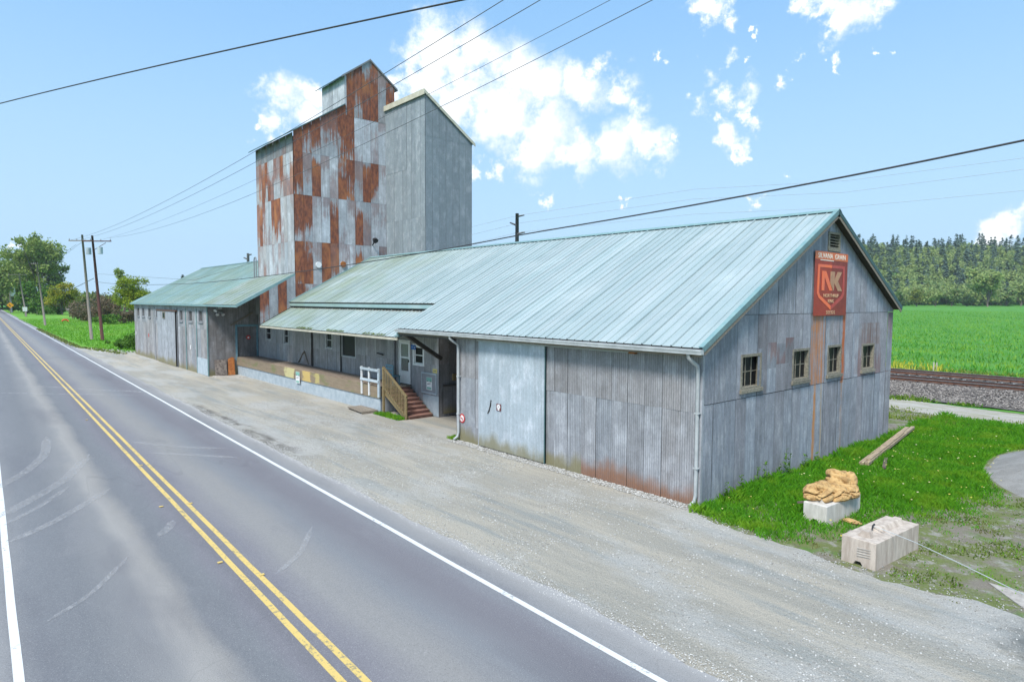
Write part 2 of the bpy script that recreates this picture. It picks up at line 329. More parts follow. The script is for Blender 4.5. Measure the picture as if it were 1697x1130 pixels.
L_FIELD = leafmat('field grass tufts', (.065,.25,.025), (.12,.35,.035), (.25,.43,.05), ns=.30, mp=(.30,1.3,1), lo=.47, hi=.56)
L_TAN = leafmat('dry grass', (.20,.18,.06), (.32,.27,.11), (.12,.18,.03))
L_FLOW = leafmat('yellow flowers', (.50,.48,.04), (.62,.58,.08))
L_DAND = leafmat('pale flower heads', (.65,.55,.08), (.75,.72,.5))
M_BARK = simple('bark', (.09,.075,.06), (.16,.14,.12), 5, .9)
# ---- ground materials
def groundmat(name, layers, scale_b=60, bs=.5, bd=.02, rough=.95, fc=1.0):
    m, t, b = mat(name); g = pos(t); c = None
    for (sc, mp, lo, hi, col, st) in layers:
        if c is None: c = tmix(t, 0.0, col, col); continue
        c = tmix(t, math_(t, 'MULTIPLY', sstep(t, tnoise(t, g, sc, 6, .66, mp), lo, hi), st), c, col)
    f = tnoise(t, g, scale_b, 3, .75); v = N(t, 'ShaderNodeVectorMath', op='SCALE'); t.links.new(c, v.inputs[0]); t.links.new(math_(t, 'MULTIPLY_ADD', f, fc, 1-fc*.5), v.inputs['Scale'])
    t.links.new(v.outputs[0], b.inputs['Base Color']); b.inputs['Roughness'].default_value = rough
    bump(t, b, math_(t, 'ADD', f, math_(t, 'MULTIPLY', tnoise(t, g, scale_b*.25, 4), 1.5)), bs, bd); return m, t, b
M_GRAVEL, t, b = groundmat('gravel lot', [(1,(1,1,1),0,1,(.325,.31,.265),1),(.6,(.18,1.7,1),.42,.62,(.43,.395,.325),.85),(.8,(.22,2.0,1),.50,.64,(.27,.285,.27),.8),
    (.35,(.6,1.4,1),.46,.62,(.42,.42,.40),.7),(1.6,(.3,1.8,1),.56,.74,(.25,.245,.215),.5),(5,(1,1,1),.60,.70,(.46,.46,.44),.4),(9,(1,1,1),.60,.68,(.20,.20,.18),.45)], 42, .9, .03, fc=1.8)
# wet oily patches along the asphalt edge
g = pos(t); sp = N(t, 'ShaderNodeSeparateXYZ'); t.links.new(g, sp.inputs[0])
old = b.inputs['Base Color'].links[0].from_socket
yy = math_(t, 'ADD', sp.outputs[1], math_(t, 'MULTIPLY_ADD', tnoise(t, g, .6, 3), .8, -.4))
k = math_(t, 'MULTIPLY', sstep(t, yy, -6.1, -5.7), sstep(t, yy, -5.0, -5.4)); k = math_(t, 'MULTIPLY', k, math_(t, 'MULTIPLY', sstep(t, sp.outputs[0], -27, -24), sstep(t, sp.outputs[0], -9, -16)))
c = tmix(t, math_(t, 'MULTIPLY', k, sstep(t, tnoise(t, g, 1.3, 4, .6, (.5, 1, 1)), .40, .58)), old, (.12,.11,.095))
k2 = sstep(t, math_(t, 'ADD', math_(t, 'MULTIPLY', vmath(t, 'DISTANCE', g, (8.0,-1.6,0)).outputs['Value'], -1), math_(t, 'MULTIPLY', tnoise(t, g, 2, 5), 1.4)), -1.0, -.3)
c = tmix(t, math_(t, 'MULTIPLY', k2, .8), c, (.09,.10,.095))
t.links.new(c, b.inputs['Base Color'])
M_VERGE, t, b = groundmat('mossy dirt', [(1,(1,1,1),0,1,(.19,.17,.135),1),(1.1,(1,1,1),.40,.56,(.12,.155,.035),.9),(2.6,(1,1,1),.52,.64,(.27,.26,.23),.9),(.9,(1,1,1),.55,.68,(.08,.17,.02),.8),(4,(1,1,1),.58,.66,(.10,.085,.065),.6)], 30, .7, .03)
M_TERRAIN, t, b = groundmat('grass ground', [(1,(1,1,1),0,1,(.06,.22,.018),1),(.25,(.4,1.6,1),.42,.62,(.09,.30,.02),.8),(1.1,(.5,1.4,1),.5,.66,(.045,.16,.015),.7),(.12,(1,1,1),.5,.7,(.13,.32,.03),.5)], 9, .8, .12)
M_LAWN, t, b = groundmat('mown lawn', [(1,(1,1,1),0,1,(.10,.27,.015),1),(.09,(.5,1.8,1),.42,.60,(.15,.33,.02),.8),(.5,(.4,1.4,1),.5,.68,(.09,.27,.012),.6)], 6, .5, .08)
M_BALL, t, b = groundmat('ballast bed', [(1,(1,1,1),0,1,(.14,.13,.12),1),(3,(1,1,1),.45,.6,(.20,.185,.165),.8),(9,(1,1,1),.55,.65,(.07,.065,.065),.8)], 25, 1, .05)
M_PATH, t, b = groundmat('dirt track', [(1,(1,1,1),0,1,(.33,.31,.265),1),(.8,(.4,1.6,1),.45,.62,(.40,.385,.345),.8),(1.4,(.4,1.5,1),.50,.64,(.22,.22,.10),.7),(2.2,(.5,1.6,1),.58,.7,(.17,.15,.11),.6)], 30, .5, .02)
M_PILE, t, b = groundmat('crushed rock heap', [(1,(1,1,1),0,1,(.27,.265,.25),1),(1.5,(1,1,1),.42,.62,(.34,.335,.32),.8),(5,(1,1,1),.6,.7,(.17,.16,.14),.6)], 40, .9, .03)
def asphalt():
    m, t, b = mat('worn asphalt'); g = pos(t); sp = N(t, 'ShaderNodeSeparateXYZ'); t.links.new(g, sp.inputs[0])
    yy = math_(t, 'MULTIPLY_ADD', sp.outputs[0], .01995, sp.outputs[1])
    yy = math_(t, 'ADD', yy, math_(t, 'MULTIPLY_ADD', tnoise(t, g, .5, 6, .62, (.5, 1.3, 1)), .8, -.4))
    mr = N(t, 'ShaderNodeMapRange'); t.links.new(yy, mr.inputs[0]); mr.inputs[1].default_value = -16; mr.inputs[2].default_value = -5
    cr = N(t, 'ShaderNodeValToRGB'); t.links.new(mr.outputs[0], cr.inputs[0]); e = cr.color_ramp.elements
    stops = [(-16,.17,0),(-13.8,.19,0),(-13.3,.13,-1),(-12.6,.115,-1),(-12.0,.165,0),(-11.7,.235,1),(-11.45,.20,1),(-11.15,.115,-1),(-10.8,.125,-1),(-10.5,.125,-2),(-10.3,.105,-2),(-9.8,.135,-2),(-9.25,.19,.6),(-8.85,.185,.6),(-8.3,.15,-1),(-7.7,.112,-2),(-7.3,.12,-2),(-6.9,.165,-1),(-6.6,.20,0),(-6.38,.22,.4),(-6.2,.27,.4),(-5,.30,.4)]
    for i, (yv, v, w_) in enumerate(stops):
        q = (yv+16)/11
        if i < 2: el = e[i]; el.position = q
        else: el = e.new(q)
        v = (v*.8+.032)*1.22; el.color = (v*(1+.04*w_ if w_ > -1.5 else 1.01), v*(1.0 if w_ > -1.5 else .985), v*(1-.06*w_ if w_ > -1.5 else 1.08), 1)
    c = cr.outputs[0]
    c = tmix(t, math_(t, 'MULTIPLY', sstep(t, tnoise(t, g, 1.0, 6, .7, (.35, 1.2, 1)), .50, .72), .35), c, (.20,.20,.21))
    c = tmix(t, math_(t, 'MULTIPLY', sstep(t, tnoise(t, g, .5, 5, .6, (.25, 1, 1)), .52, .7), .35), c, (.10,.10,.115))
    sp2 = tnoise(t, g, 60, 3, .85); c2 = tmix(t, math_(t, 'MULTIPLY', sstep(t, sp2, .56, .70), .65), c, (.42,.41,.40)); c2 = tmix(t, math_(t, 'MULTIPLY', sstep(t, sp2, .46, .32), .6), c2, (.05,.05,.055))
    # hairline cracks
    vo = N(t, 'ShaderNodeTexVoronoi'); vo.feature = 'DISTANCE_TO_EDGE'; vo.inputs['Scale'].default_value = .16
    wv = vmath(t, 'ADD', g, vmath(t, 'SCALE', N(t, 'ShaderNodeTexNoise').outputs['Color']).outputs[0]).outputs[0]
    t.links.new(wv, vo.inputs['Vector'])
    c2 = tmix(t, math_(t, 'MULTIPLY', sstep(t, vo.outputs['Distance'], .0025, .0008), .12), c2, (.06,.06,.065))
    t.links.new(c2, b.inputs['Base Color']); b.inputs['Roughness'].default_value = .85
    bump(t, b, sp2, .5, .006); return m
M_ASPH = asphalt()
def paint(name, c, under, wear=.42):
    m, t, b = mat(name); g = pos(t); n = tnoise(t, g, 12, 6, .75); n2 = tnoise(t, g, .7, 3)
    k = sstep(t, math_(t, 'ADD', n, math_(t, 'MULTIPLY', n2, .35)), wear-.03, wear+.10)
    t.links.new(tmix(t, k, under, c), b.inputs['Base Color']); b.inputs['Roughness'].default_value = .7; return m
M_YPAINT = paint('yellow road paint', (.60,.44,.14), (.24,.21,.14), .56)
M_WPAINT = paint('white road paint', (.62,.63,.62), (.22,.22,.22), .50)
def scuff(name, c, lo, hi, amt):
    m, t, b = mat(name); g = pos(t); n = tnoise(t, g, 11, 7, .8, (.45, 1.5, 1)); b.inputs['Base Color'].default_value = (*c, 1); b.inputs['Roughness'].default_value = .9
    t.links.new(math_(t, 'MULTIPLY', sstep(t, n, lo, hi), amt), b.inputs['Alpha']); return m
M_SCUFF = scuff('pale tyre scuff', (.45,.45,.45), .34, .72, .62)
M_CHALK = scuff('chalky crack filler', (.6,.6,.6), .38, .55, .8)

# ------------------------------------------------------------------ sheeting
_cache = {}
def fpos(face, plane, u, z, d):
    if face == '-Y': return Vector((u, plane-d, z))
    if face == '+Y': return Vector((u, plane+d, z))
    if face == '+X': return Vector((plane+d, u, z))
    return Vector((plane-d, u, z))
def sheet(name, parent, face, plane, u0, width, z0, z1, m, color, waves=8, off=0., holes=(), amp=.014, zb=None, yaw=0., gap=.009):
    """one corrugated sheet; z1 and zb may be functions of u"""
    n = waves*4; fl = face in ('+Y', '-X')
    org = fpos(face, plane, u0, z0, off)
    fn = callable(z1); hs = [h for h in holes if h[0] < u0+width-.01 and h[1] > u0+.01 and h[3] > z0]
    key = (face, round(width, 3), round(z1-z0, 3), waves, m.name) if not fn and not hs and zb is None else None
    if key and key in _cache: me = _cache[key]
    else:
        vs = []; fs = []
        pat = (.5, 1, .5, 0)
        def V(i, z):
            u = u0+(width-gap)*i/n; vs.append(fpos(face, plane, u, z, off+amp*pat[i % 4])-org); return len(vs)-1
        for i in range(n):
            ua = u0+width*i/n; ub = u0+width*(i+1)/n; um = (ua+ub)/2
            ta, tb = (z1(ua), z1(ub)) if fn else (z1, z1)
            ba, bb = (zb(ua), zb(ub)) if zb else (z0, z0)
            ba = max(ba, z0); bb = max(bb, z0)
            if min(ta, tb)-max(ba, bb) < .01: continue
            iv = [(ba, bb, ta, tb)]
            for h in hs:
                if h[0] <= um <= h[1]:
                    nv = []
                    for (a0, a1, c0, c1) in iv:
                        if h[2] > a0+.01: nv.append((a0, a1, min(h[2], c0), min(h[2], c1)))
                        if h[3] < min(c0, c1)-.01: nv.append((max(a0, h[3]), max(a1, h[3]), c0, c1))
                        if h[2] <= a0 and h[3] >= max(c0, c1): pass
                    iv = nv
            for (a0, a1, c0, c1) in iv:
                q = [V(i, a0), V(i+1, a1), V(i+1, c1), V(i, c0)]; fs.append(q[::-1] if fl else q)
        if not fs: return None
        me = bpy.data.meshes.new(name); me.from_pydata(vs, [], fs); me.materials.append(m)
        bm = bmesh.new(); bm.from_mesh(me); bmesh.ops.remove_doubles(bm, verts=bm.verts, dist=.0005); bm.to_mesh(me); bm.free()
        me.polygons.foreach_set('use_smooth', [True]*len(me.polygons))
        ax_ = 1 if face[1] == 'Y' else 0; sg_ = -1 if face[0] == '-' else 1
        ga = me.attributes.new('groove_shade', 'FLOAT', 'POINT')
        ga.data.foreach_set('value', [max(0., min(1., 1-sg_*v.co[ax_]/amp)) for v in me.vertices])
        zz_ = [v.co.z for v in me.vertices]; hz_ = max(max(zz_)-min(zz_), .01); za_ = me.attributes.new('rise', 'FLOAT', 'POINT'); za_.data.foreach_set('value', [(z-min(zz_))/hz_ for z in zz_])
        if key: _cache[key] = me
    o = link(me, name, parent, org); o.color = color
    o.rotation_euler = (0, 0, yaw)
    return o
def clad(parent, face, plane, u0, n, width, rows, m, colf, holes=(), waves=8, zb=None, rowoff=.006):
    k = 0
    for r, (za, zb_) in enumerate(rows):
        for c in range(n):
            col = colf(r, c)
            if col is None: continue
            jz = random.uniform(-.008, .008)
            z1 = zb_ if callable(zb_) else zb_+jz*.5-(.005 if r < len(rows)-1 else 0)
            ua_, ub_ = u0+c*width, u0+c*width+width
            cov = [h for h in holes if h[0] <= ua_+width*.12 and h[1] >= ub_-width*.12 and h[2] > za and h[3] < (z1((ua_+ub_)/2) if callable(z1) else z1)]
            if cov:
                h = cov[0]; hh = [q for q in holes if q is not h]
                sheet('sheet', parent, face, plane, ua_, width, za, h[2], m, col, waves, r*rowoff, hh, zb=zb); sheet('sheet', parent, face, plane, ua_, width, h[3], z1, m, col, waves, r*rowoff, hh, zb=zb); continue
            sheet('sheet', parent, face, plane, u0+c*width, width, za, z1, m, col, waves, r*rowoff+(c % 2)*.004+random.uniform(0, .002), holes, zb=zb, yaw=random.uniform(-.010, .010)); k += 1
    return k
def rc(r, g=None, b=None, a=0.):
    return (min(1, max(0, r)), g if g is not None else random.uniform(.85, 1.12), b if b is not None else random.random(), a)
def roof_panels(parent, m, x0, x1, ya, za, yb, zb, name='roof_panel', w=.914, over=None):
    """ribbed panels running up the slope from (ya,za) to (yb,zb), side by side from x1 down to x0"""
    d = Vector((0, yb-ya, zb-za)); nrm = Vector((1, 0, 0)).cross(d).normalized()
    if nrm.z < 0: nrm = -nrm
    L = d.length; x = x1; i = 0
    prof = []
    for k in range(3):
        s = k*w/3; hh = .040 if k == 0 else .026; hw = .030 if k == 0 else .022
        prof += [(s+.002, 0), (s+.010, hh), (s+.010+hw, hh), (s+.018+hw, 0)]
    prof += [(w-.003, 0)]
    while x > x0+.03:
        ww = min(w, x-x0); pr = [(min(a, ww), h) for a, h in prof]
        key = ('rp', round(L, 3), round(ww, 3), round(d.y, 3), round(d.z, 3), m.name)
        if key in _cache: me = _cache[key]
        else:
            vs = []; fs = []
            for (a, h) in pr:
                for tt in (0, 1): vs.append(Vector((-a, 0, 0))+d*tt+nrm*h)
            for q in range(len(pr)-1):
                if pr[q+1][0]-pr[q][0] < 1e-5: continue
                f = [2*q, 2*q+1, 2*q+3, 2*q+2]; fs.append(f if yb > ya else f[::-1])
            me = bpy.data.meshes.new(name); me.from_pydata(vs, [], fs); me.materials.append(m); _cache[key] = me
        o = link(me, name, parent, Vector((x, ya, za))+nrm*(.006+random.uniform(0, .004))); x -= w; i += 1
def slab(parent, name, m, x0, x1, ya, za, yb, zb, th, down=True, **k):
    d = Vector((0, yb-ya, zb-za)); nrm = Vector((1, 0, 0)).cross(d).normalized()
    if nrm.z < 0: nrm = -nrm
    e = -nrm*th
    return MB().prism([(x0, ya, za), (x1, ya, za), (x1, yb, zb), (x0, yb, zb)], e).build(name, m, parent, **k)
def textobj(body, size, loc, face, m, parent, name='lettering', sx=1., ext=.003, sp=1.):
    cu = bpy.data.curves.new('t', 'FONT'); cu.body = body; cu.size = size; cu.extrude = ext; cu.align_x = 'CENTER'; cu.space_character = sp; cu.offset = 0
    ob = bpy.data.objects.new('t', cu); COL.objects.link(ob); bpy.context.view_layer.update()
    me = bpy.data.meshes.new_from_object(ob.evaluated_get(bpy.context.evaluated_depsgraph_get())); bpy.data.objects.remove(ob)
    R = Matrix(((0,0,1),(1,0,0),(0,1,0))).to_4x4() if face == '+X' else Matrix(((1,0,0),(0,0,-1),(0,1,0))).to_4x4()
    me.transform(R @ Matrix.Diagonal((sx, 1, 1, 1))); me.materials.clear(); me.materials.append(m); me.name = name
    return link(me, name, parent, loc)
def fbox(mb, face, plane, u0, u1, z0, z1, d0, d1):
    a = fpos(face, plane, u0, z0, d0); c = fpos(face, plane, u1, z1, d1); return mb.box(a, c)
def window(parent, face, plane, u0, u1, z0, z1, cols, rows, fm, sill=True, recess=.10, fw=.09, frame_d=.035, bar=.022, shabby=True, glass=None):
    g = fbox(MB(), face, plane, u0+fw*.5, u1-fw*.5, z0+fw*.5, z1-fw*.5, -recess, -recess-.03)
    wn = MB()
    fbox(wn, face, plane, u0, u1, z1-fw, z1, -recess, frame_d); fbox(wn, face, plane, u0, u1, z0, z0+fw*.7, -recess, frame_d)
    fbox(wn, face, plane, u0, u0+fw, z0+fw*.7, z1-fw, -recess, frame_d); fbox(wn, face, plane, u1-fw, u1, z0+fw*.7, z1-fw, -recess, frame_d)
    w = wn.build('window', fm, parent)
    g.build('back_board', M_DARK, w)
    iu0, iu1, iz0, iz1 = u0+fw, u1-fw, z0+fw*.7, z1-fw
    for i in range(cols):
        for j in range(rows):
            a = iu0+(iu1-iu0)*i/cols; c = iu0+(iu1-iu0)*(i+1)/cols; e = iz0+(iz1-iz0)*j/rows; f = iz0+(iz1-iz0)*(j+1)/rows
            fbox(MB(), face, plane, a+bar/2, c-bar/2, e+bar/2, f-bar/2, -recess+.012, -recess+.018).build('pane', glass or M_GLASS, w)
    s = MB()
    for i in range(cols+1):
        a = iu0+(iu1-iu0)*i/cols; ww = bar if 0 < i < cols else bar*1.6; fbox(s, face, plane, a-ww/2, a+ww/2, iz0, iz1, -recess+.004, -recess+.035)
    for j in range(rows+1):
        e = iz0+(iz1-iz0)*j/rows; ww = bar if 0 < j < rows else bar*2; fbox(s, face, plane, iu0, iu1, e-ww/2, e+ww/2, -recess+.006, -recess+.033)
    s.build('sash', fm, w)
    if sill:
        q = MB(); fbox(q, face, plane, u0-.05, u1+.04, z0-.10, z0-.002, -.01, .085); q.build('sill', fm, w)
    return w

# ------------------------------------------------------------------ dims
WW = 13.25; YR = 7.25; ZR = 8.135; SL = .531; XT = -30.19; XV = -14.04
def front_z(y): return 4.08+SL*(y+.39)
def rear_z(y): return ZR-.505*(y-YR)
# ================================================================== WAREHOUSE
wh = thing('warehouse', 'long grey corrugated metal warehouse with pale aqua ribbed roof and gable end facing the grass', 'warehouse', (-5.2, 6.6, 0))
def rake(u): return min(front_z(u), rear_z(u))-.15
gb = MB().prism([(-.17, 0, 0), (-.17, WW, 0), (-.17, WW, rake(WW)), (-.17, YR, rake(YR)), (-.17, 0, rake(0))], (-.08, 0, 0)).build('wall', M_DARK, wh)
GW = [(1.86,2.97,2.84,3.80),(4.88,6.0,2.83,3.81),(7.35,8.45,2.84,3.82),(10.24,11.42,2.80,3.75)]
VENT = (7.1, 8.02, 6.90, 7.50)
gh = [(a+.03, b_-.03, c+.03, d-.03) for a, b_, c, d in GW]+[VENT]
gw_ = WW/24
def gcol(r, c):
    rust = 0
    br = random.uniform(.86, 1.1); tone = random.random()*.8
    if r == 1:
        if 4 <= c <= 9 and random.random() < .5: tone = .9; br = random.uniform(.68, .9); rust = random.uniform(0, .18)
        if c in (18, 19, 20, 21): rust = .30; tone = .8
        if c == 23: rust = .35
        if c in (0, 1): tone = .3
    return rc(rust, br, tone)
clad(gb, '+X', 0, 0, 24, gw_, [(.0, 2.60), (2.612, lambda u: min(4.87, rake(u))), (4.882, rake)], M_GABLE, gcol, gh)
# odd patched sheets between the first windows
for c in range(3, 11):
    za = 2.62
    for hgt in (random.choice([.7, .8, .95]), random.choice([.6, .75])):
        if random.random() < .75 and not any(h[0]-.05 < gw_*(c+.5) < h[1]+.05 for h in GW):
            sheet('sheet', gb, '+X', 0, c*gw_, gw_, za, za+hgt, M_GABLE, rc(random.choice([0, .1, .25]), random.uniform(.62, 1.0), random.random()), off=.014)
        za += hgt
for g_ in GW: window(gb, '+X', 0, g_[0], g_[1], g_[2], g_[3], 3, 2, M_WOODY, fw=.075)
# louvred vent
lv = MB(); fbox(lv, '+X', 0, VENT[0], VENT[1], VENT[3]-.07, VENT[3], -.1, .05); fbox(lv, '+X', 0, VENT[0], VENT[1], VENT[2]-.02, VENT[2]+.08, -.1, .06)
fbox(lv, '+X', 0, VENT[0], VENT[0]+.10, VENT[2]+.08, VENT[3]-.07, -.1, .045); fbox(lv, '+X', 0, VENT[1]-.10, VENT[1], VENT[2]+.08, VENT[3]-.07, -.1, .045)
lv = lv.build('vent', M_WOODY, wh)
for k in range(5):
    z = VENT[2]+.09+k*.09; MB().prism([(-.09, VENT[0]+.10, z+.06), (.03, VENT[0]+.10, z), (.03, VENT[1]-.10, z), (-.09, VENT[1]-.10, z+.06)], (0, 0, .016)).build('slat', M_WOODY, lv)
# front wall
fw = MB().box((-10.4, .03, 0), (-.20, .10, 4.10)).build('wall', M_DARK, wh)
fwd = 10.4/18
def fcol(r, c):
    x = -10.4+fwd*(c+.5)
    if r == 0: return rc(0, random.uniform(.84, 1.08), random.uniform(0, .45) if x < -1.7 else random.uniform(.3, .9), .98 if x > -3.9 else .5)
    return rc(0, random.uniform(.74, .98), random.uniform(.65, 1), 0)
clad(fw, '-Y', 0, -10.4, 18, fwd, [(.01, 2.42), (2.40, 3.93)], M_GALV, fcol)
for x in (-9.85, -9.25): sheet('sheet', fw, '-Y', 0, x, .42, .01, .62, M_GALV, rc(0, .9, .5, .5), off=.016, waves=6)
# hidden walls so the building is whole
MB().prism([(-10.4,.10,0),(-10.4,WW-.1,0),(-10.4,WW-.1,rake(WW)),(-10.4,YR,rake(YR)),(-10.4,.10,rake(.1))],(.1,0,0)).build('wall', M_GREY, wh)
rw = MB().box((XT, WW-.1, 0), (-.17, WW-.03, rear_z(WW)-.2)).build('wall', M_GREY, wh)
corner = MB(); corner.box((-.03, -.018, .02), (.035, .02, 3.96)); corner.box((.012, -.02, .02), (.036, .07, 3.96)); corner.build('corner_trim', M_GALV, wh).color = (0, 1.0, .3, 0)
# roof
rf = slab(wh, 'roof', M_DECK, XV, .25, -.36, front_z(-.36)-.004, YR, ZR-.004, .09)
roof_panels(rf, M_ROOF, XV, .28, -.39, 4.08, YR, ZR)
rr_ = slab(wh, 'roof', M_DECK, XV, .25, WW+.12, rear_z(WW+.12)-.004, YR, ZR-.004, .09)
roof_panels(rr_, M_ROOF, XV, .28, WW+.15, rear_z(WW+.15), YR, ZR)
def ridge(parent, x0, x1, y, z, m=M_TRIM):
    MB().prism([(x1, y-.17, z-.055), (x1, y, z+.045), (x1, y+.17, z-.055), (x1, y, z+.03)], (x0-x1, 0, 0)).build('ridge_cap', m, parent)
ridge(wh, XV, .29, YR, ZR+.03)
# rake trim: teal metal over old board
def rake_trim(parent, x, ya, za, yb, zb, m=M_TRIM, board=True, dx=.03, h=.15):
    d = Vector((0, yb-ya, zb-za)).normalized(); n = Vector((1, 0, 0)).cross(d); n = n if n.z > 0 else -n
    a = Vector((x, ya, za)); b_ = Vector((x, yb, zb))
    MB().prism([a+n*.045, b_+n*.045, b_-n*h*.55, a-n*h*.55], (dx, 0, 0)).build('rake_trim', m, parent)
    MB().prism([a+n*.045-Vector((.10,0,0)), b_+n*.045-Vector((.10,0,0)), b_+n*.06-Vector((.10,0,0)), a+n*.06-Vector((.10,0,0))], (.13, 0, 0)).build('rake_trim', m, parent)
    if board: MB().prism([a-n*h*.56, b_-n*h*.56, b_-n*(h*.55+.10), a-n*(h*.55+.10)], (dx-.012, 0, 0)).build('barge_board', M_WOOD, parent)
rake_trim(wh, .25, -.40, 4.07, YR, ZR-.01); rake_trim(wh, .25, WW+.16, rear_z(WW+.16), YR, ZR-.01, M_TRIMD)
# gutter, downspouts
MB().prism([(.27,-.50,3.93),(.27,-.37,3.93),(.27,-.37,4.05),(.27,-.52,4.05),(.27,-.52,4.02),(.27,-.50,3.96)], (XV-.27, 0, 0)).build('gutter', M_GUT, wh)
MB().box((XV+.02, -.368, 3.86), (.20, -.34, 4.04)).build('fascia', M_WOOD, wh)
MB().box((-10.3, -.33, 3.94), (-.02, -.02, 3.965)).build('soffit', M_DECK, wh)
for x, sx in ((-.10, 1), (-10.22, .7)):
    d = MB().tube([(x-.02, -.44, 3.95), (x-.02, -.44, 3.84), (x+.02, -.30, 3.72), (x+.05, -.14, 3.62), (x+.05, -.10, 3.5), (x+.05, -.09, .95), (x+.05, -.09, .32), (x+.04, -.13, .16), (x, -.28, .06)], .048, 10).build('downspout', M_GUT, wh, smooth=True)
    for z in (1.0, 2.4): MB().box((x-.02, -.145, z), (x+.12, -.03, z+.03)).build('strap', M_GUT, d)
# sliding door, track
sd = MB().box((-8.96, -.075, .05), (-5.55, -.045, 3.80)).build('sliding_door', M_DARK, wh)
for k in range(6): sheet('sheet', sd, '-Y', -.075, -8.96+k*.5683, .5683, .05, 3.80, M_ANNEX, rc(0, 1.52+(.10 if k in (3, 4) else 0), .1, .35), off=.004, gap=0.)
for u in (-8.97, -5.58):
    MB().box((u, -.10, .04), (u+.03, -.04, 3.81)).build('door_edge', M_GALV if u < -8 else M_TRIMD, sd).color = (0, 1.1, .1, 0)
MB().tube([(-8.24,-.10,1.76),(-8.27,-.103,1.6),(-8.33,-.103,1.42),(-8.42,-.10,1.27)], .022, 6).build('door_handle', M_BLACK, sd)
tk = MB().box((-9.0, -.16, 3.80), (-2.2, -.06, 3.905)).build('door_track', M_GUT, wh)
for k in range(9): MB().box((-8.7+k*.75, -.19, 3.86), (-8.66+k*.75, -.02, 3.93)).build('bracket', M_DARK, tk)
MB().box((-2.2, -.17, 3.79), (-1.98, -.05, 3.92)).build('track_end', M_RUSTP, tk)
# knee brace and header of the open bay
MB().beam((-14.35, 2.02, 2.66), (-14.10, -.22, 3.98), .14, .16).build('knee_brace', M_DECK, wh)
MB().box((-14.0, -.30, 3.78), (-10.4, -.16, 3.95)).build('header_beam', M_DECK, wh)
# ================================================================== OFFICE WING
YP = 2.064; XC = -14.56
of = thing('office_wing', 'low corrugated office wing behind the loading dock under an aqua canopy roof', 'building', (-24, 5, 0))
pw = MB().box((-37.2, YP+.16, 0), (XC, YP+.24, 4.9)).build('wall', M_DARK, of)
PWN = [(-35.5,-34.75,2.45,3.35),(-33.4,-32.0,2.3,3.35)]
PW = [(-35.75,-34.70,2.45,3.45),(-32.5,-31.65,2.35,3.45),(-26.15,-25.25,2.42,3.46),(-24.12,-22.4,2.10,3.62),(-16.70,-15.72,2.20,3.20)]
ph = [(a+.03, b_-.03, c+.03, d-.03) for a, b_, c, d in PW]+[(-17.9,-16.9,1.2,3.32)]
npw = 40; pwd = (XC+37.2)/npw
def pcol(r, c):
    x = -37.2+pwd*(c+.5)
    return rc(.28 if -31.6 < x < -30.2 and r == 0 else random.choice([0, 0, .05]), random.uniform(.78, 1.05) if x < -17 else random.uniform(.9, 1.08), random.uniform(.45, 1) if x > -33.5 else random.uniform(0, .6), 0)
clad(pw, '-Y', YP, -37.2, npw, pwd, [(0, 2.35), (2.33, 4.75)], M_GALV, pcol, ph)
for i, q in enumerate(PW):
    if i == 3: window(pw, '-Y', YP, *q, 1, 1, M_GUT, sill=False, recess=.05, fw=.07)
    else: window(pw, '-Y', YP, *q, 1, 2, M_WHITE if i == 4 else M_GUT, sill=False, recess=.06, fw=.12 if i == 4 else .08, bar=.05)
# sliding panels standing proud, dark strips, not posts, stand in for the shaded gaps between
MB().box((-28.02, YP-.06, 1.24), (-27.90, YP-.03, 3.6)).build('post', M_DARK, of)
MB().box((-24.22, YP-.06, 1.24), (-24.10, YP-.03, 3.6)).build('post', M_DARK, of)
pd_ = MB().box((-30.9, YP-.07, 1.26), (-28.05, YP-.035, 3.5)).build('sliding_door', M_DARK, of)
for k in range(5): sheet('sheet', pd_, '-Y', YP-.07, -30.9+k*.57, .57, 1.26, 3.5, M_GALV, rc(.12, .85+.1*random.random(), 1), off=.004)
MB().beam((-29.9, YP-.10, 1.32), (-29.0, YP-.10, 2.1), .03, .10, (0, 1, 0)).build('door_brace', M_WOOD, pd_)
MB().beam((-28.4, YP-.10, 1.32), (-29.0, YP-.10, 2.1), .03, .10, (0, 1, 0)).build('door_brace', M_WOOD, pd_)
MB().tube([(-20.0, YP-.08, 2.55), (-19.4, YP-.09, 2.5)], .03, 6).build('pipe', M_BLACK, of)
MB().tube([(-18.3, YP-.08, 1.25), (-18.3, YP-.08, 3.6)], .05, 8).build('pipe', M_GREY, of)
# entrance door
dr = MB(); u0, u1, z0, z1 = -17.86, -16.98, 1.24, 3.27
fbox(dr, '-Y', YP, u0-.07, u0, z0, z1+.07, -.1, .05); fbox(dr, '-Y', YP, u1, u1+.07, z0, z1+.07, -.1, .05); fbox(dr, '-Y', YP, u0, u1, z1, z1+.07, -.1, .05)
dr = dr.build('door', M_WHITE, of)
lf = MB(); fbox(lf, '-Y', YP, u0+.01, u1-.01, z0+.01, z0+.62, -.01, .03); fbox(lf, '-Y', YP, u0+.01, u0+.11, z0+.62, z1-.01, -.01, .03); fbox(lf, '-Y', YP, u1-.11, u1-.01, z0+.62, z1-.01, -.01, .03)
fbox(lf, '-Y', YP, u0+.11, u1-.11, z0+1.22, z0+1.30, -.01, .03); fbox(lf, '-Y', YP, u0+.11, u1-.11, z1-.12, z1-.01, -.01, .03); lf.build('door_leaf', M_WHITE, dr)
fbox(MB(), '-Y', YP, u0+.11, u1-.11, z0+1.30, z1-.12, -.005, .005).build('pane', flat('screen glass', (.20,.215,.22), .25), dr)
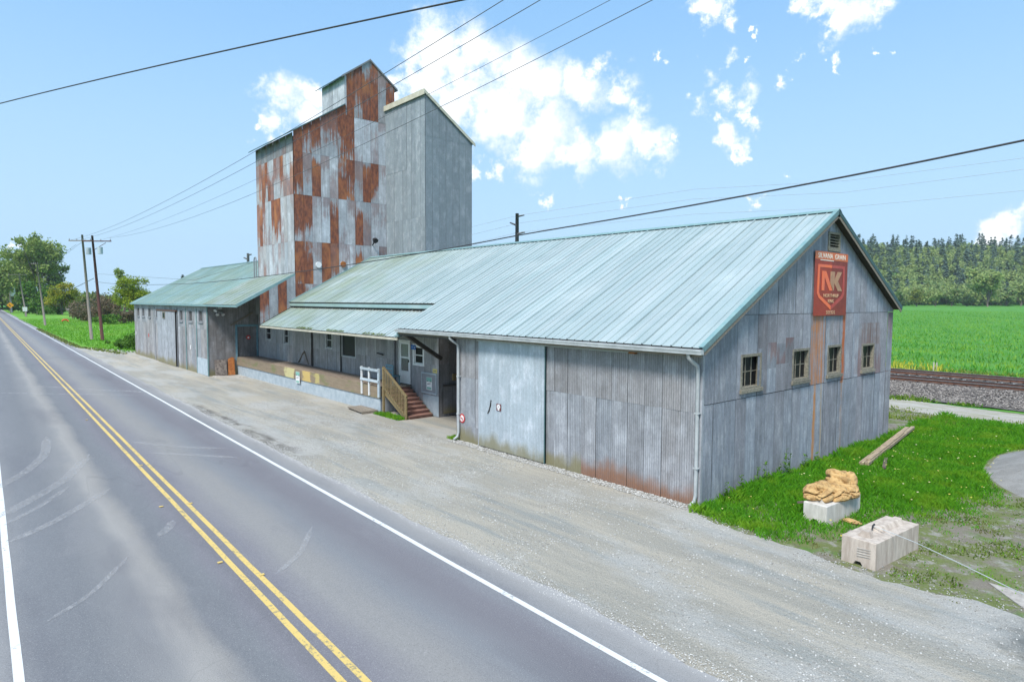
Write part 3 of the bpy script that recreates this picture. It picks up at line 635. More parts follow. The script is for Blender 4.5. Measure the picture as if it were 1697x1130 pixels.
fbox(MB(), '-Y', YP, u0+.11, u1-.11, z0+.62, z0+1.22, -.005, .005).build('pane', flat('screen glass dark', (.10,.105,.11), .25), dr)
MB().box((u1-.09, YP-.075, z0+1.05), (u1-.05, YP-.03, z0+1.17)).build('door_handle', M_BLACK, dr)
MB().box((-15.82, YP-.035, .02), (XC, YP-.015, .92)).build('skirt_panel', M_PALEBL, of)
# side wall of the open bay
sw = MB().prism([(XC-.16, YP+.24, 0), (XC-.16, 12.9, 0), (XC-.16, 12.9, rake(12.9)), (XC-.16, YR, rake(YR)), (XC-.16, YP+.24, rake(YP))], (-.06, 0, 0)).build('wall', M_DARK, of)
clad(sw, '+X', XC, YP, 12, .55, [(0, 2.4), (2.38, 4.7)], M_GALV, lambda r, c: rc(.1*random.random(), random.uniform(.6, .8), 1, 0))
hd = MB().box((XC+.05, YP+.15, .16), (XC+.09, YP+1.75, 1.38)).build('half_door', M_DARK, of)
for k in range(3): sheet('sheet', hd, '+X', XC+.09, YP+.15+k*.53, .53, .16, 1.38, M_GALV, rc(.15, .7, .9, .4), off=.004)
MB().box((XC+.05, YP+.12, 1.38), (XC+.13, YP+1.8, 1.45)).build('door_rail', M_DECK, of)
MB().box((XC+.02, YP+.7, 1.62), (XC+.10, YP+1.3, 1.92)).build('meter_box', M_RAIL, of)
# canopy and upper roof
cz = lambda y: 3.685+.546*(y+.28)
cn = slab(of, 'canopy', M_DECK, XT+.05, -14.25, -.25, cz(-.25), 1.66, cz(1.66), .07)
roof_panels(cn, M_ROOF, XT+.02, -14.22, -.28, 3.69, 1.70, cz(1.70))
MB().box((XT+.02, -.31, 3.57), (-14.22, -.255, 3.66)).build('fascia', M_CREAM, of)
# moss along the canopy eave
mv = []; 
ur = slab(of, 'roof', M_DECK, XT+.01, XV-.003, 1.56, front_z(1.56)-.004, YR, ZR-.004, .09)
roof_panels(ur, M_ROOF, XT+.01, XV-.003, 1.54, front_z(1.54), YR, ZR)
ul = slab(of, 'roof', M_DECK, XT+.01, XV-.003, WW+.12, rear_z(WW+.12)-.004, YR, ZR-.004, .09)
roof_panels(ul, M_ROOF, XT+.01, XV-.003, WW+.15, rear_z(WW+.15), YR, ZR)
ridge(of, XT+.01, XV-.003, YR, ZR+.03)
MB().box((XT+.02, 1.555, 4.87), (XV-.05, 1.60, 5.03)).build('fascia', M_ROOF2, of)
ff = MB().box((XT+.02, 1.66, 4.62), (XV-.02, 1.72, 4.90)).build('fascia', M_DARK, of)
for k in range(28): sheet('sheet', ff, '-Y', 1.61, XT+.02+k*.575, .575, 4.84, 5.04, M_GALV, rc(.05, .8, .6), off=.0)
MB().box((XT+.02, 1.60, 4.68), (XV-.2, 1.65, 4.75)).build('flashing', M_WOOD, of)
rake_trim(of, XV-.25, -.30, 3.70, .15, cz(.15), M_TRIM, False)
MB().beam((XV-.10, -.30, 3.80), (XV-.10, .3, 4.12), .10, .20).build('brace_block', M_TRIM, of)
# roof edge flashing against the elevator
MB().beam((XT+.05, 1.5, front_z(1.5)+.05), (XT+.05, YR, ZR+.05), .10, .05).build('flashing', M_TRIM, of)
# ================================================================== ELEVATOR TOWER
tw = thing('elevator_tower', 'tall rust streaked corrugated grain elevator tower with a small gabled cupola on top', 'grain elevator', (-33.4, 7, 0))
TY0, TY1 = 1.951, 12.55; TX0 = -36.67
tz = lambda y: 15.68+.656*(min(y, 14.5-y)-TY0)
MB().box((TX0+.05, TY0+.3, 0), (XT-.05, TY1-.05, 15.3)).build('core', M_GREY, tw)
rows = [(3.6, 6.28), (6.26, 8.95), (8.93, 11.85), (11.83, 14.48), (14.46, 17.3)]
TW = .5918
rust = {0:[7,6,3,2,2,2,2,2,2,2,2],1:[9,8,2,8,5,3,3,6,4,3,4],2:[9.5,9.5,3.5,3.5,7.5,2,2,7.5,4,2,1],3:[8.5,4,6,3.5,3.5,6,6,4,7,7,1.5],4:[8,6.5,7,5,5,7.5,8,1.5,1,3,2.5],5:[9]*6+[9,7,7,9,3,9]}
xw = MB().prism([(XT-.04, TY0+.05, 3.6), (XT-.04, 9.1, 3.6), (XT-.04, 9.1, 19.7), (XT-.04, 7.25, 21.0), (XT-.04, 5.5, 19.7), (XT-.04, 5.5, 17.8), (XT-.04, TY0+.05, 15.5)], (-.04, 0, 0)).build('wall', M_DARK, tw)
def ttop(u): return tz(u) if u < 5.43 else 19.87+.73*(1.83-abs(u-7.27))
def tcol(r, c):
    v = rust[r][c]/10 if c < len(rust[r]) else .2
    v += .14 if v > .45 else .06
    return rc(v, random.uniform(1.25, 1.7) if v < .45 else random.uniform(1.0, 1.25), random.uniform(0, .3) if c > 6 else random.uniform(.1, .6), 0)
for r, (za, zb_) in enumerate(rows):
    for c in range(11):
        zf = (lambda u, q=zb_, k=c: min(q+.04, ttop(u)) if k > 5 else tz(min(u, 5.44)))
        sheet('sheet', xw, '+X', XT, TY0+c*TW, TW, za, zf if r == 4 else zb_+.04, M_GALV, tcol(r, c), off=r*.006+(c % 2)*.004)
    if r == 4: sheet('sheet', xw, '+X', XT, TY0+11*TW, TW*.97, za, zb_+.04, M_GALV, rc(.9, 1, .5), off=r*.006)
for c in range(6, 12):
    u0 = TY0+c*TW+(.06 if c == 6 else 0); w_ = TW-(.06 if c == 6 else 0)
    if c == 11: w_ = 9.13-u0
    sheet('sheet', xw, '+X', XT, u0, w_, 17.28, ttop, M_GALV, rc(rust[5][c]/10, 1.05, .5), off=.036+(c % 2)*.004)
yw_ = MB().box((TX0+.02, TY0+.04, 3.6), (XT-.08, TY0+.08, 15.4)).build('wall', M_DARK, tw)
ry = {0:[2]*12,1:[2,1,4,1.5,1,3,3,2,1,1,0,0],2:[5,6,5.5,2,2,7,8,7,4,2,1,1],3:[4,5,6,7,6,5,5,4,6.5,4,4.5,5],4:[2,3,2,2,3,2,2,3,2,3,2,3]}
for r, (za, zb_) in enumerate(rows):
    for c in range(12):
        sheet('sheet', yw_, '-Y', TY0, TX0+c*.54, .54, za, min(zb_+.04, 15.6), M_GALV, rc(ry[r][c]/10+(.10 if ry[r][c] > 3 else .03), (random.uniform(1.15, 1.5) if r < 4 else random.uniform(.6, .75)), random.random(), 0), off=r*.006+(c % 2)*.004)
MB().box((TX0-.02, TY0+.05, 3), (TX0+.02, TY1-.05, 15.4)).build('wall', M_GREY, tw)
MB().box((TX0, TY1-.02, 3), (XT-.05, TY1+.02, 15.4)).build('wall', M_GREY, tw)
rt = MB().prism([(TX0-.3, TY0-.42, tz(TY0-.42)), (XT+.12, TY0-.42, tz(TY0-.42)), (XT+.12, 5.43, tz(5.43)), (-33.62, 5.43, tz(5.43)), (-33.62, YR, tz(YR)), (TX0-.3, YR, tz(YR))], (0, 0, .07)).build('roof', M_TRIMD, tw)
MB().prism([(TX0-.3, TY1+.42, tz(TY0-.42)), (XT+.12, TY1+.42, tz(TY0-.42)), (XT+.12, 9.14, tz(9.14)), (-33.62, 9.14, tz(9.14)), (-33.62, YR, tz(YR)), (TX0-.3, YR, tz(YR))], (0, 0, .07)).build('roof', M_TRIMD, tw)
# cupola
cu = MB().box((-33.6, 5.455, 17.2), (XT-.005, 9.1, 19.86)).build('cupola', M_GALV, tw); cu.color = (0, 1.4, .2, 0)
for c in range(6): sheet('sheet', cu, '-Y', 5.45, -33.58+c*.567, .567, 17.3, 19.82, M_GALV, rc(0, 1.5 if c != 2 else 1.15, .3), off=.004)
for s_, ye in ((1, 5.44), (-1, 9.10)):
    yo = ye-.28*s_; zo = 19.87-.73*.28
    MB().prism([(-34.05, yo, zo), (XT+.10, yo, zo), (XT+.10, 7.27, 21.22), (-34.05, 7.27, 21.22)], (0, 0, .06)).build('roof', M_TRIMD if s_ == 1 else M_GREY, cu)
MB().prism([(XT+.10, 5.2, 19.66), (XT+.10, 7.27, 21.18), (XT+.10, 7.27, 21.30), (XT+.10, 5.2, 19.78)], (.03, 0, 0)).build('rake_trim', M_GREY, cu)
MB().prism([(XT+.10, 9.34, 19.66), (XT+.10, 7.27, 21.18), (XT+.10, 7.27, 21.30), (XT+.10, 9.34, 19.78)], (.03, 0, 0)).build('rake_trim', M_GREY, cu)
# rusty apron carried forward over the dock
ap = MB().prism([(XT-.03, -.26, cz(-.26)+.02), (XT-.03, TY0, cz(TY0)), (XT-.03, TY0, 6.75), (XT-.03, -.26, 5.40)], (-.03, 0, 0)).build('apron_wall', M_DARK, tw)
aw = 2.21/4
for c, rv in enumerate((.78, .08, .82, .05)):
    sheet('sheet', ap, '+X', XT, -.26+c*aw, aw, 3.66, (lambda u: 4.9+.57*(u+1.6)-.14), M_GALV, rc(rv, 1.05, .4), off=.004+(c % 2)*.004, zb=(lambda u: cz(u)+.06))
MB().tube([(XT+.04, 7.36, 9.0), (XT+.30, 7.30, 9.1), (XT+.42, 7.28, 9.3)], .04, 6).build('lamp_arm', M_BLACK, tw)
MB().tube([(XT+.30, 7.28, 9.36), (XT+.52, 7.28, 9.30), (XT+.62, 7.28, 9.22)], [.08, .17, .19], 10).build('lamp', M_BLACK, tw, smooth=True)
for y, z, m_ in ((3.46, 7.50, M_WHITE), (5.17, 7.60, M_RUSTP)):
    MB().tube([(XT+.03, y, z), (XT+.12, y, z)], .19, 14).build('round_vent', m_, tw)
MB().tube([(TX0-.25, 1.75, 5.9), (TX0-.25, 1.75, 8.0), (TX0-.15, 1.75, 8.2), (TX0+.1, 1.75, 8.2), (TX0+.15, 1.75, 8.0), (TX0+.15, 1.75, 6.6)], .04, 6).build('vent_pipe', M_GREY, tw)
# ================================================================== BIN ANNEX
XA = -25.3; AY0 = 8.443; AY1 = 12.14
an = thing('bin_annex', 'tall plain grey metal bin house with steep shed roof beside the rusty tower', 'grain bin', (-27.7, 10.3, 0))
az = lambda y: 18.22-.67*(y-AY0)
MB().box((XT+.12, AY0+.06, 0), (XA-.06, AY1-.06, 15.5)).build('core', M_GREY, an)
w_ = MB().box((XT+.12, AY0+.05, 6), (XA-.05, AY0+.09, 18.0)).build('wall', M_DARK, an)
AC = lambda r, c: rc(0, random.uniform(.9, 1.1), random.random(), 0)
clad(w_, '-Y', AY0, XT+.05, 9, (XA-XT-.05)/9, [(6.5, 10.6), (10.58, 18.15)], M_ANNEX, AC)
for c in range(5): sheet('sheet', w_, '-Y', AY0, XT+.05+c*.5378, .5378, 13.8, 18.15, M_ANNEX, rc(0, random.uniform(.95, 1.1), 0), off=.022)
w_ = MB().prism([(XA-.05, AY0+.05, 6), (XA-.05, AY1-.05, 6), (XA-.05, AY1-.05, az(AY1)-.1), (XA-.05, AY0+.05, az(AY0)-.1)], (-.04, 0, 0)).build('wall', M_DARK, an)
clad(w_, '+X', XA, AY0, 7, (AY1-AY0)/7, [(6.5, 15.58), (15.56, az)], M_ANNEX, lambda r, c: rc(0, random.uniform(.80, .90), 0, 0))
MB().box((XT+.05, AY1-.04, 6), (XA, AY1, 15.6)).build('wall', M_GREY, an)
MB().prism([(XT-.05, AY0-.10, az(AY0-.10)), (XA+.10, AY0-.10, az(AY0-.10)), (XA+.10, AY1+.15, az(AY1+.15)), (XT-.05, AY1+.15, az(AY1+.15))], (0, 0, .07)).build('roof', M_GUT, an)
MB().box((XT-.05, AY0-.16, 18.08), (XA+.12, AY0-.105, 18.42)).build('fascia', M_CREAM, an)
MB().prism([(XA+.10, AY0-.14, az(AY0)+.20), (XA+.10, AY1+.2, az(AY1+.2)+.08), (XA+.10, AY1+.2, az(AY1+.2)-.12), (XA+.10, AY0-.14, az(AY0)-.02)], (.03, 0, 0)).build('rake_trim', M_CREAM, an)
# ================================================================== STORAGE SHED (left)
XL, XL2, YL = -37.31, -61.1, -1.312
sh = thing('storage_shed', 'weathered corrugated storage shed at the far end with high small windows and aqua roof', 'shed', (-49, 4, 0))
szf = lambda y: 4.90+.545*(y+1.6)
lw = MB().box((XL2+.05, YL+.16, 0), (XL-.16, YL+.22, 4.8)).build('wall', M_DARK, sh)
SWN = [(-59.7,-58.7,3.68,4.5),(-57.6,-56.6,3.68,4.5),(-55.1,-54.1,3.68,4.5),(-52.1,-51.2,3.68,4.45),(-49.3,-48.3,3.7,4.42),(-44.45,-43.45,3.62,4.48),(-41.9,-40.85,3.64,4.48),(-39.3,-38.28,3.68,4.52)]
shh = [(a+.03, b_-.03, c+.03, d-.03) for a, b_, c, d in SWN]
clad(lw, '-Y', YL, XL2, 30, (XL-XL2)/30, [(0, 3.2), (3.18, 4.86)], M_GALV, lambda r, c: rc(0, random.uniform(.80, 1.15), random.uniform(.2, 1), .5 if r == 0 else 0), shh, waves=10)
for i, q in enumerate(SWN):
    if i == 4: continue
    window(lw, '-Y', YL, *q, 1, 1, M_GREY, sill=True, recess=.08, fw=.07, glass=M_SHADE)
for x in (-52.6, -45.2, -42.7, -39.9): MB().box((x, YL-.06, .02), (x+.14, YL-.025, 4.6)).build('post', M_TRIM if x > -44 else M_GREY, sh)
sdd = MB().box((-51.2, YL-.12, .03), (-45.35, YL-.08, 4.3)).build('sliding_door', M_DARK, sh)
for k in range(10): sheet('sheet', sdd, '-Y', YL-.12, -51.2+k*.585, .585, .03, 4.3, M_GALV, rc(.0, random.uniform(.95, 1.2), .2, .5), off=.003+(k % 2)*.004)
window(sdd, '-Y', YL-.14, -49.2, -48.4, 3.68, 4.25, 1, 1, M_WOODY, sill=False, recess=-.0, fw=.06)
MB().box((-51.4, YL-.18, 4.3), (-45.0, YL-.05, 4.42)).build('door_track', M_RAILS, sh)
MB().box((-45.34, YL-.045, .02), (-45.05, YL-.022, 4.3)).build('gap', M_BLACK, sh)
MB().box((-39.75, YL-.05, .02), (XL+.01, YL-.024, 1.16)).build('patch_panel', M_PALEBL, sh)
MB().box((XL-.02, YL-.05, .0), (XL+.05, YL+.02, 4.86)).build('corner_trim', M_TRIM, sh)
xs = MB().prism([(XL-.16, YL+.1, 0), (XL-.16, YP+.1, 0), (XL-.16, YP+.1, szf(YP)-.3), (XL-.16, YL+.1, 4.75)], (-.05, 0, 0)).build('wall', M_DARK, sh)
DH = (.60, 2.02, 1.24, 3.36)
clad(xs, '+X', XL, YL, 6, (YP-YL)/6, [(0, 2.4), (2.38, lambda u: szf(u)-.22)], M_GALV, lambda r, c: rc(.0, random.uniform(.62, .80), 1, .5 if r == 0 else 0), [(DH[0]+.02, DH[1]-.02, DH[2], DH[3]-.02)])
dd_ = MB(); fbox(dd_, '+X', XL, DH[0]-.10, DH[0]+.02, 1.0, DH[3]+.12, -.05, .06); fbox(dd_, '+X', XL, DH[1]-.06, DH[1]+.03, 1.24, DH[3], -.05, .06); fbox(dd_, '+X', XL, DH[0]+.02, DH[1]+.03, DH[3], DH[3]+.13, -.05, .06)
dd_ = dd_.build('door', M_BLUEF, sh)
for k in range(3): sheet('sheet', dd_, '+X', XL-.06, DH[0]+.02+k*.454, .454, 1.24, DH[3], M_GALV, rc(.0, .6, 1), off=0)
MB().beam((XL+.08, .15, 3.45), (XL+.08, 1.7, 4.35), .05, .08).build('brace', M_WOOD, sh)
# roof
rs = slab(sh, 'roof', M_DECK, XL2-.1, -30.35, -1.55, szf(-1.55)-.004, TY0, szf(TY0)-.004, .10)
roof_panels(rs, M_ROOF2, XL2-.15, -37.25, -1.6, 4.90, TY0, szf(TY0), w=.914)
roof_panels(rs, M_ROOF, -37.20, -30.22, -1.62, 4.92, TY0-.02, szf(TY0-.02)+.04, w=.914)
rs2 = slab(sh, 'roof', M_DECK, XL2-.1, TX0-.05, TY0, szf(TY0)-.004, 4.9, szf(4.9)-.004, .10)
roof_panels(rs2, M_ROOF2, XL2-.15, TX0-.05, TY0, szf(TY0), 4.9, szf(4.9))
rs3 = slab(sh, 'roof', M_DECK, XL2-.1, TX0-.05, 11.2, 4.9, 4.9, szf(4.9)-.004, .10)
roof_panels(rs3, M_ROOF2, XL2-.15, TX0-.05, 11.25, 4.9, 4.9, szf(4.9))
ridge(sh, XL2-.15, TX0-.05, 4.9, szf(4.9)+.03)
rake_trim(sh, -30.24, -1.64, 4.90, TY0, szf(TY0)+.02, M_TRIM, False, .03, .2)
MB().box((XL2-.15, -1.66, 4.78), (-30.2, -1.58, 4.90)).build('fascia', M_TRIM, sh)
MB().box((XL2+.02, YL+.2, 0), (XL2+.08, 11, 4.8)).build('wall', M_GREY, sh); MB().box((XL2+.1, 10.95, 0), (TX0-.1, 11, 4.7)).build('wall', M_GREY, sh)
MB().prism([(XL2+.02, YL+.2, 4.75), (XL2+.02, 11, 4.75), (XL2+.02, 4.9, szf(4.9)-.15)], (.06, 0, 0)).build('wall', M_GREY, sh)
MB().box((XL, 1.9, 4.2), (XT-.1, 1.98, 6.4)).build('wall', M_GREY, sh)
fl_ = MB().box((-35.25, -1.2, 4.62), (-35.1, -1.0, 4.84)); fl_.tube([(-35.2, -1.3, 4.65), (-35.1, -1.42, 4.5)], [.06, .12], 8); fl_.build('floodlight', M_GUT, sh)
fl_ = MB().tube([(XL+.10, -.70, 4.35), (XL+.3, -.74, 4.2)], [.05, .12], 8); fl_.tube([(XL+.10, -.40, 4.35), (XL+.3, -.36, 4.2)], [.05, .12], 8); fl_.box((XL+.03, -.7, 4.32), (XL+.1, -.4, 4.4)); fl_.build('floodlight', M_GUT, sh)
# ================================================================== DOCK
YD = .577; XD0, XD1 = -37.3, -17.21; DK = 1.229; DB = .67
dk = thing('loading_dock', 'long low loading dock with worn timber edge and pale blue base along the wing', 'loading dock', (-27, 1.3, 0))
MB().box((XD0, YD+.12, 0), (XD1-.04, YP-.02, 1.17)).build('core', M_DARK, dk)
nb = 7
for k in range(nb):
    y0 = YD+.05+k*(YP-.03-YD-.05)/nb
    x = XD0
    while x < XD1-.1:
        x2 = min(x+random.choice([3.0, 3.6, 4.2]), XD1); MB().box((x+.004, y0+.004, 1.175+random.uniform(0, .006)), (x2-.004, y0+(YP-.03-YD-.05)/nb-.004, 1.225+random.uniform(0, .004))).build('plank', M_DECKW, dk); x = x2
x = XD0
while x < XD1-.1:
    x2 = min(x+5.1, XD1)
    for z0, z1 in ((DB, .945), (.95, 1.222)): MB().box((x+.005, YD-.02-random.uniform(0, .012), z0), (x2-.005, YD+.10, z1)).build('edge_timber', M_BEAM, dk)
    x = x2
MB().box((XD0, YD+.03, 0), (XD1-.03, YD+.09, DB-.004)).build('base_wall', M_PALEBL, dk)
ew = MB().box((XD1-.03, YD+.05, 0), (XD1-.01, YP-.04, 1.15)).build('end_wall', M_DARK, dk)
for k in range(3): sheet('sheet', ew, '+X', XD1-.01, YD+.05+k*.47, .47, .02, .78, M_GALV, rc(0, 1.1, .1), off=.002)
MB().box((XD1-.02, YD, .78), (XD1+.03, YP-.05, 1.17)).build('edge_timber', M_BEAM, dk)
gr = thing('guard_frame', 'pale blue painted guard rail frame on the dock edge by the stairs', 'guard rail', (-18, YD, .7))
for x, w_ in ((-18.87, .07), (-18.14, .06), (-17.25, .13)): MB().box((x, YD-.115, .74), (x+w_, YD-.04, 2.07)).build('post', M_PALEBL if x > -18 else M_WHITE, gr)
for z in (1.93, 1.42): MB().box((-18.86, YD-.155, z), (-17.14, YD-.118, z+.12)).build('rail', M_PALEBL, gr)
bn = thing('dock_bench', 'small blue slatted seat on the dock beside the white door', 'bench', (-17.6, 1.5, 1.23))
MB().box((-18.0, 1.30, 1.62), (-17.3, 1.72, 1.67)).build('seat', M_BLUEF, bn)
for x in (-17.98, -17.36): MB().box((x, 1.32, 1.23), (x+.05, 1.37, 2.15)).build('leg', M_BLUEF, bn); MB().box((x, 1.66, 1.23), (x+.05, 1.71, 1.62)).build('leg', M_BLUEF, bn)
for z in (1.78, 1.95, 2.10): MB().box((-17.98, 1.325, z), (-17.32, 1.36, z+.09)).build('slat', M_BLUEF, bn)
# stairs
st = thing('stairs', 'flight of red brown wooden stairs with slatted handrail leading up to the white door', 'stairs', (-16, 1.35, 0))
run = .262
MB().box((-17.2, YD+.1, 1.17), (-16.98, YP-.03, 1.228)).build('landing', M_WOOD, st)
for k in range(8):
    zt = 1.229-.1536*k; x1 = -16.98+run*k
    MB().box((x1-.05, .70, zt-.045), (x1+run, YP-.13-.03*0, zt)).build('tread', M_STEP if k else M_WOOD, st)
    MB().box((x1+run-.05, .72, max(zt-.1536, .0)), (x1+run-.028, YP-.15, zt-.046)).build('riser', M_STEP, st)
for y in (.66, YP-.12): MB().prism([(-17.1, y, .95), (-17.1, y, 1.2), (-14.95, y, .10), (-14.95, y, 0), (-15.25, y, 0)], (0, .04, 0)).build('stringer', M_RAIL, st)
hr = MB().beam((-16.93, .60, 2.16), (-14.93, .60, 1.01), .07, .09).build('handrail', M_RAIL, st)
MB().beam((-16.90, .60, 1.22), (-15.0, .60, .12), .05, .08).build('bottom_rail', M_RAIL, st)
for k in range(15):
    x = -16.82+k*.135; z0 = 1.22-(x+16.9)*.579; z1 = 2.16-(x+16.93)*.575
    MB().box((x-.02, .575, z0-.02), (x+.02, .61, z1-.03)).build('baluster', M_RAIL, st)
MB().box((-15.03, .56, 0), (-14.94, .65, 1.02)).build('newel_post', M_RAIL, st); MB().box((-16.98, .56, .1), (-16.88, .65, 2.17)).build('newel_post', M_RAIL, st)
# ================================================================== SIGNS
sg = thing('seed_sign', 'large rusty red seed company sign with shield and initials high on the gable wall', 'sign', (.06, 7.3, 4.82))
SY0, SY1, SZ0, SZ1 = 6.06, 8.56, 4.80, 6.83
def sq(u, v, d=0.): return Vector((.075+d, SY0+(SY1-SY0)*u, SZ0+(SZ1-SZ0)*v))
def splate(poly, m, d, name): return MB().prism([sq(u, v, d) for u, v in poly], (.004, 0, 0)).build(name, m, sg)
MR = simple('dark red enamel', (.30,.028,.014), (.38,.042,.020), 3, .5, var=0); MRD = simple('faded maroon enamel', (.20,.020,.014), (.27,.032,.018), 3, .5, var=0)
MO = simple('orange header enamel', (.68,.13,.03), (.60,.18,.08), 4, .5, var=0); MOR = simple('vermilion enamel', (.90,.17,.05), (.80,.16,.08), 5, .5, var=0)
MPK = simple('faded rose enamel', (.42,.05,.045), (.50,.075,.06), 5, .5, var=0); MTN = simple('tan enamel', (.52,.27,.15), (.38,.20,.12), 5, .5, var=0); MWH = simple('faded white lettering', (.75,.80,.72), (.85,.85,.75), 5, .5, var=0); MLT = simple('faded buff lettering', (.62,.40,.24), (.70,.46,.28), 5, .5, var=0)
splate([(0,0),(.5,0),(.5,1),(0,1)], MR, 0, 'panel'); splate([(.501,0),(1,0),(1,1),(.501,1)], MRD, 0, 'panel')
splate([(.0,.875),(1,.875),(1,1),(.0,1)], MO, .005, 'header'); splate([(.15,.862),(.55,.862),(.55,.874),(.15,.874)], MWH, .005, 'scuffed_stripe')
o_ = [(.09,.80),(.08,.35),(.13,.28),(.5,.09)]; i_ = [(.145,.755),(.14,.37),(.17,.32),(.5,.155)]
splate(o_[:1]+[(.5,.80),(.5,.755)]+i_[:1], MOR, .006, 'shield_edge'); splate([o_[0],i_[0],i_[1],o_[1]], MOR, .006, 'shield_edge'); splate([o_[1],i_[1],i_[2],o_[2]], MOR, .006, 'shield_edge'); splate([o_[2],i_[2],i_[3],o_[3]], MOR, .006, 'shield_edge')
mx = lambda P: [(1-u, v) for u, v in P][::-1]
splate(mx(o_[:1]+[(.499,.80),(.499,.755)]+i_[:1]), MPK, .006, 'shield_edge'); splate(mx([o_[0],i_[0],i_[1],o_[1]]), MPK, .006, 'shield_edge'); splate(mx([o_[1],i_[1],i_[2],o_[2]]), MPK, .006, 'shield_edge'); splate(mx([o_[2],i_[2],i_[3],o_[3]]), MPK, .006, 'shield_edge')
# N and K as drawn: heavy joined letters
splate([(.21,.395),(.29,.395),(.29,.70),(.21,.70)], MOR, .008, 'letter'); splate([(.291,.70),(.33,.70),(.54,.395),(.44,.395),(.291,.60)], MOR, .008, 'letter')
splate([(.46,.52),(.46,.70),(.54,.70),(.54,.42)], MTN, .0085, 'letter')
splate([(.68,.70),(.82,.70),(.70,.55),(.84,.395),(.70,.395),(.58,.53),(.58,.56)], MTN, .008, 'letter'); splate([(.541,.41),(.579,.395),(.60,.70),(.541,.70)], MTN, .0083, 'letter')
textobj('SILVANA  GRAIN', .225, sq(.5, .90, .010), '+X', MWH, sg, sx=1.25); textobj('NORTHRUP', .16, sq(.5, .29, .010), '+X', MLT, sg, sx=1.35); textobj('KING', .15, sq(.5, .205, .010), '+X', MLT, sg, sx=1.3)
textobj('SEEDS', .16, sq(.5, .025, .010), '+X', MLT, sg, sx=1.4, sp=1.2)
MR_ = flat('sign red', (.5,.03,.03)); MWt = flat('sign white', (.7,.7,.7)); MBk = flat('sign black', (.03,.03,.03)); MGr = flat('sign green', (.20,.42,.36)); MBl = flat('sign blue', (.02,.12,.42)); MDkR = flat('sign maroon', (.14,.03,.03))
def disc(c, r, face, n=20):
    c = Vector(c); mb = MB(); P = []
    for k in range(n):
        a = 2*math.pi*k/n; P.append(c+(Vector((math.cos(a)*r, 0, math.sin(a)*r)) if face == '-Y' else Vector((0, math.cos(a)*r, math.sin(a)*r))))
    return mb.prism(P, (0, -.006, 0) if face == '-Y' else (.006, 0, 0))
s1 = thing('round_sign', 'round red and white no smoking sign low on the wall beside the downspout', 'sign', (-10.0, -.03, .7))
disc((-10.02, -.035, .86), .17, '-Y').build('plate', MR_, s1); disc((-10.02, -.043, .86), .12, '-Y').build('face', MWt, s1); MB().box((-10.09, -.056, .845), (-9.95, -.051, .87)).build('mark', MBk, s1); MB().beam((-10.10, -.058, .94), (-9.94, -.058, .78), .003, .03, (0, 1, 0)).build('bar', MR_, s1)
s2 = thing('door_notice', 'small square maroon edged notice on the big sliding door', 'sign', (-7.75, -.11, 1.4))
MB().box((-7.93, -.112, 1.44), (-7.70, -.106, 1.68)).build('plate', MDkR, s2); disc((-7.815, -.1125, 1.58), .085, '-Y').build('face', MWt, s2); MB().box((-7.86, -.117, 1.455), (-7.77, -.113, 1.52)).build('face', MWt, s2); MB().box((-7.84, -.122, 1.575), (-7.80, -.119, 1.595)).build('mark', MBk, s2)
s3 = thing('notice_board', 'grey notice board in a white frame right of the stairs', 'notice board', (-15.25, YP-.03, 1.0))
MB().box((-15.88, YP-.05, 1.02), (-14.70, YP-.025, 1.93)).build('board', M_GREY, s3)
for a in (((-15.90,1.89),(-14.68,1.94)),((-15.90,1.0),(-14.68,1.05)),((-15.90,1.05),(-15.85,1.89)),((-14.73,1.05),(-14.68,1.89))): MB().box((a[0][0], YP-.075, a[0][1]), (a[1][0], YP-.02, a[1][1])).build('frame', M_PALEBL, s3)
def poster(label, x0, x1, z0, z1, y):
    s = thing('poster', label, 'poster', ((x0+x1)/2, y, z0)); h = z1-z0; w = x1-x0
    MB().box((x0, y-.006, z0), (x1, y, z1)).build('sheet', MWt, s); MB().box((x0+.01, y-.010, z0+h*.66), (x1-.01, y-.007, z1-.01)).build('header', MGr, s)
    MB().box((x0+w*.08, y-.012, z0+h*.665), (x0+w*.30, y-.0105, z0+h*.72)).build('mark', MBk, s); MB().box((x0+w*.68, y-.012, z0+h*.665), (x0+w*.92, y-.0105, z0+h*.72)).build('mark', MBk, s)
    MB().box((x0+w*.1, y-.010, z0+h*.05), (x1-w*.1, y-.007, z0+h*.22)).build('footer', MGr, s)
    for k in range(4): MB().box((x0+w*(.18+k*.16), y-.010, z0+h*(.42+.02*k)), (x0+w*(.28+k*.16), y-.007, z0+h*(.50+.015*k))).build('mark', MBk, s)
poster('green and white poster pinned in the middle of the grey notice board', -15.50, -15.06, 1.17, 1.74, YP-.052)
poster('green and white poster fixed to the dock edge among yellow paint', -26.85, -26.30, .46, 1.12, YD-.055)
s5 = thing('office_plate', 'small blue name plate right of the white door', 'sign', (-17, YP-.03, 2.9))
MB().box((-16.84, YP-.045, 2.93), (-16.0-.42, YP-.035, 3.15)).build('plate', MBl, s5)
for k, (a, h) in enumerate(((-16.80, .04), (-16.75, .05), (-16.70, .045), (-16.65, .05))): MB().box((a, YP-.05, 3.03), (a+.03, YP-.046, 3.03+h)).build('mark', flat('pale blue mark', (.2,.35,.6)), s5)
textobj('8', .13, (-16.50, YP-.048, 2.99), '-Y', MWt, s5, ext=.002)
s6 = thing('yellow_notice', 'small yellow notice above the right corner of the notice board', 'sign', (-14.85, YP-.03, 1.98))
MB().box((-15.02, YP-.04, 1.98), (-14.68, YP-.03, 2.16)).build('plate', flat('yellow notice', (.55,.48,.16)), s6); MB().box((-14.96, YP-.045, 2.05), (-14.74, YP-.041, 2.09)).build('mark', flat('grey mark', (.15,.15,.15)), s6)
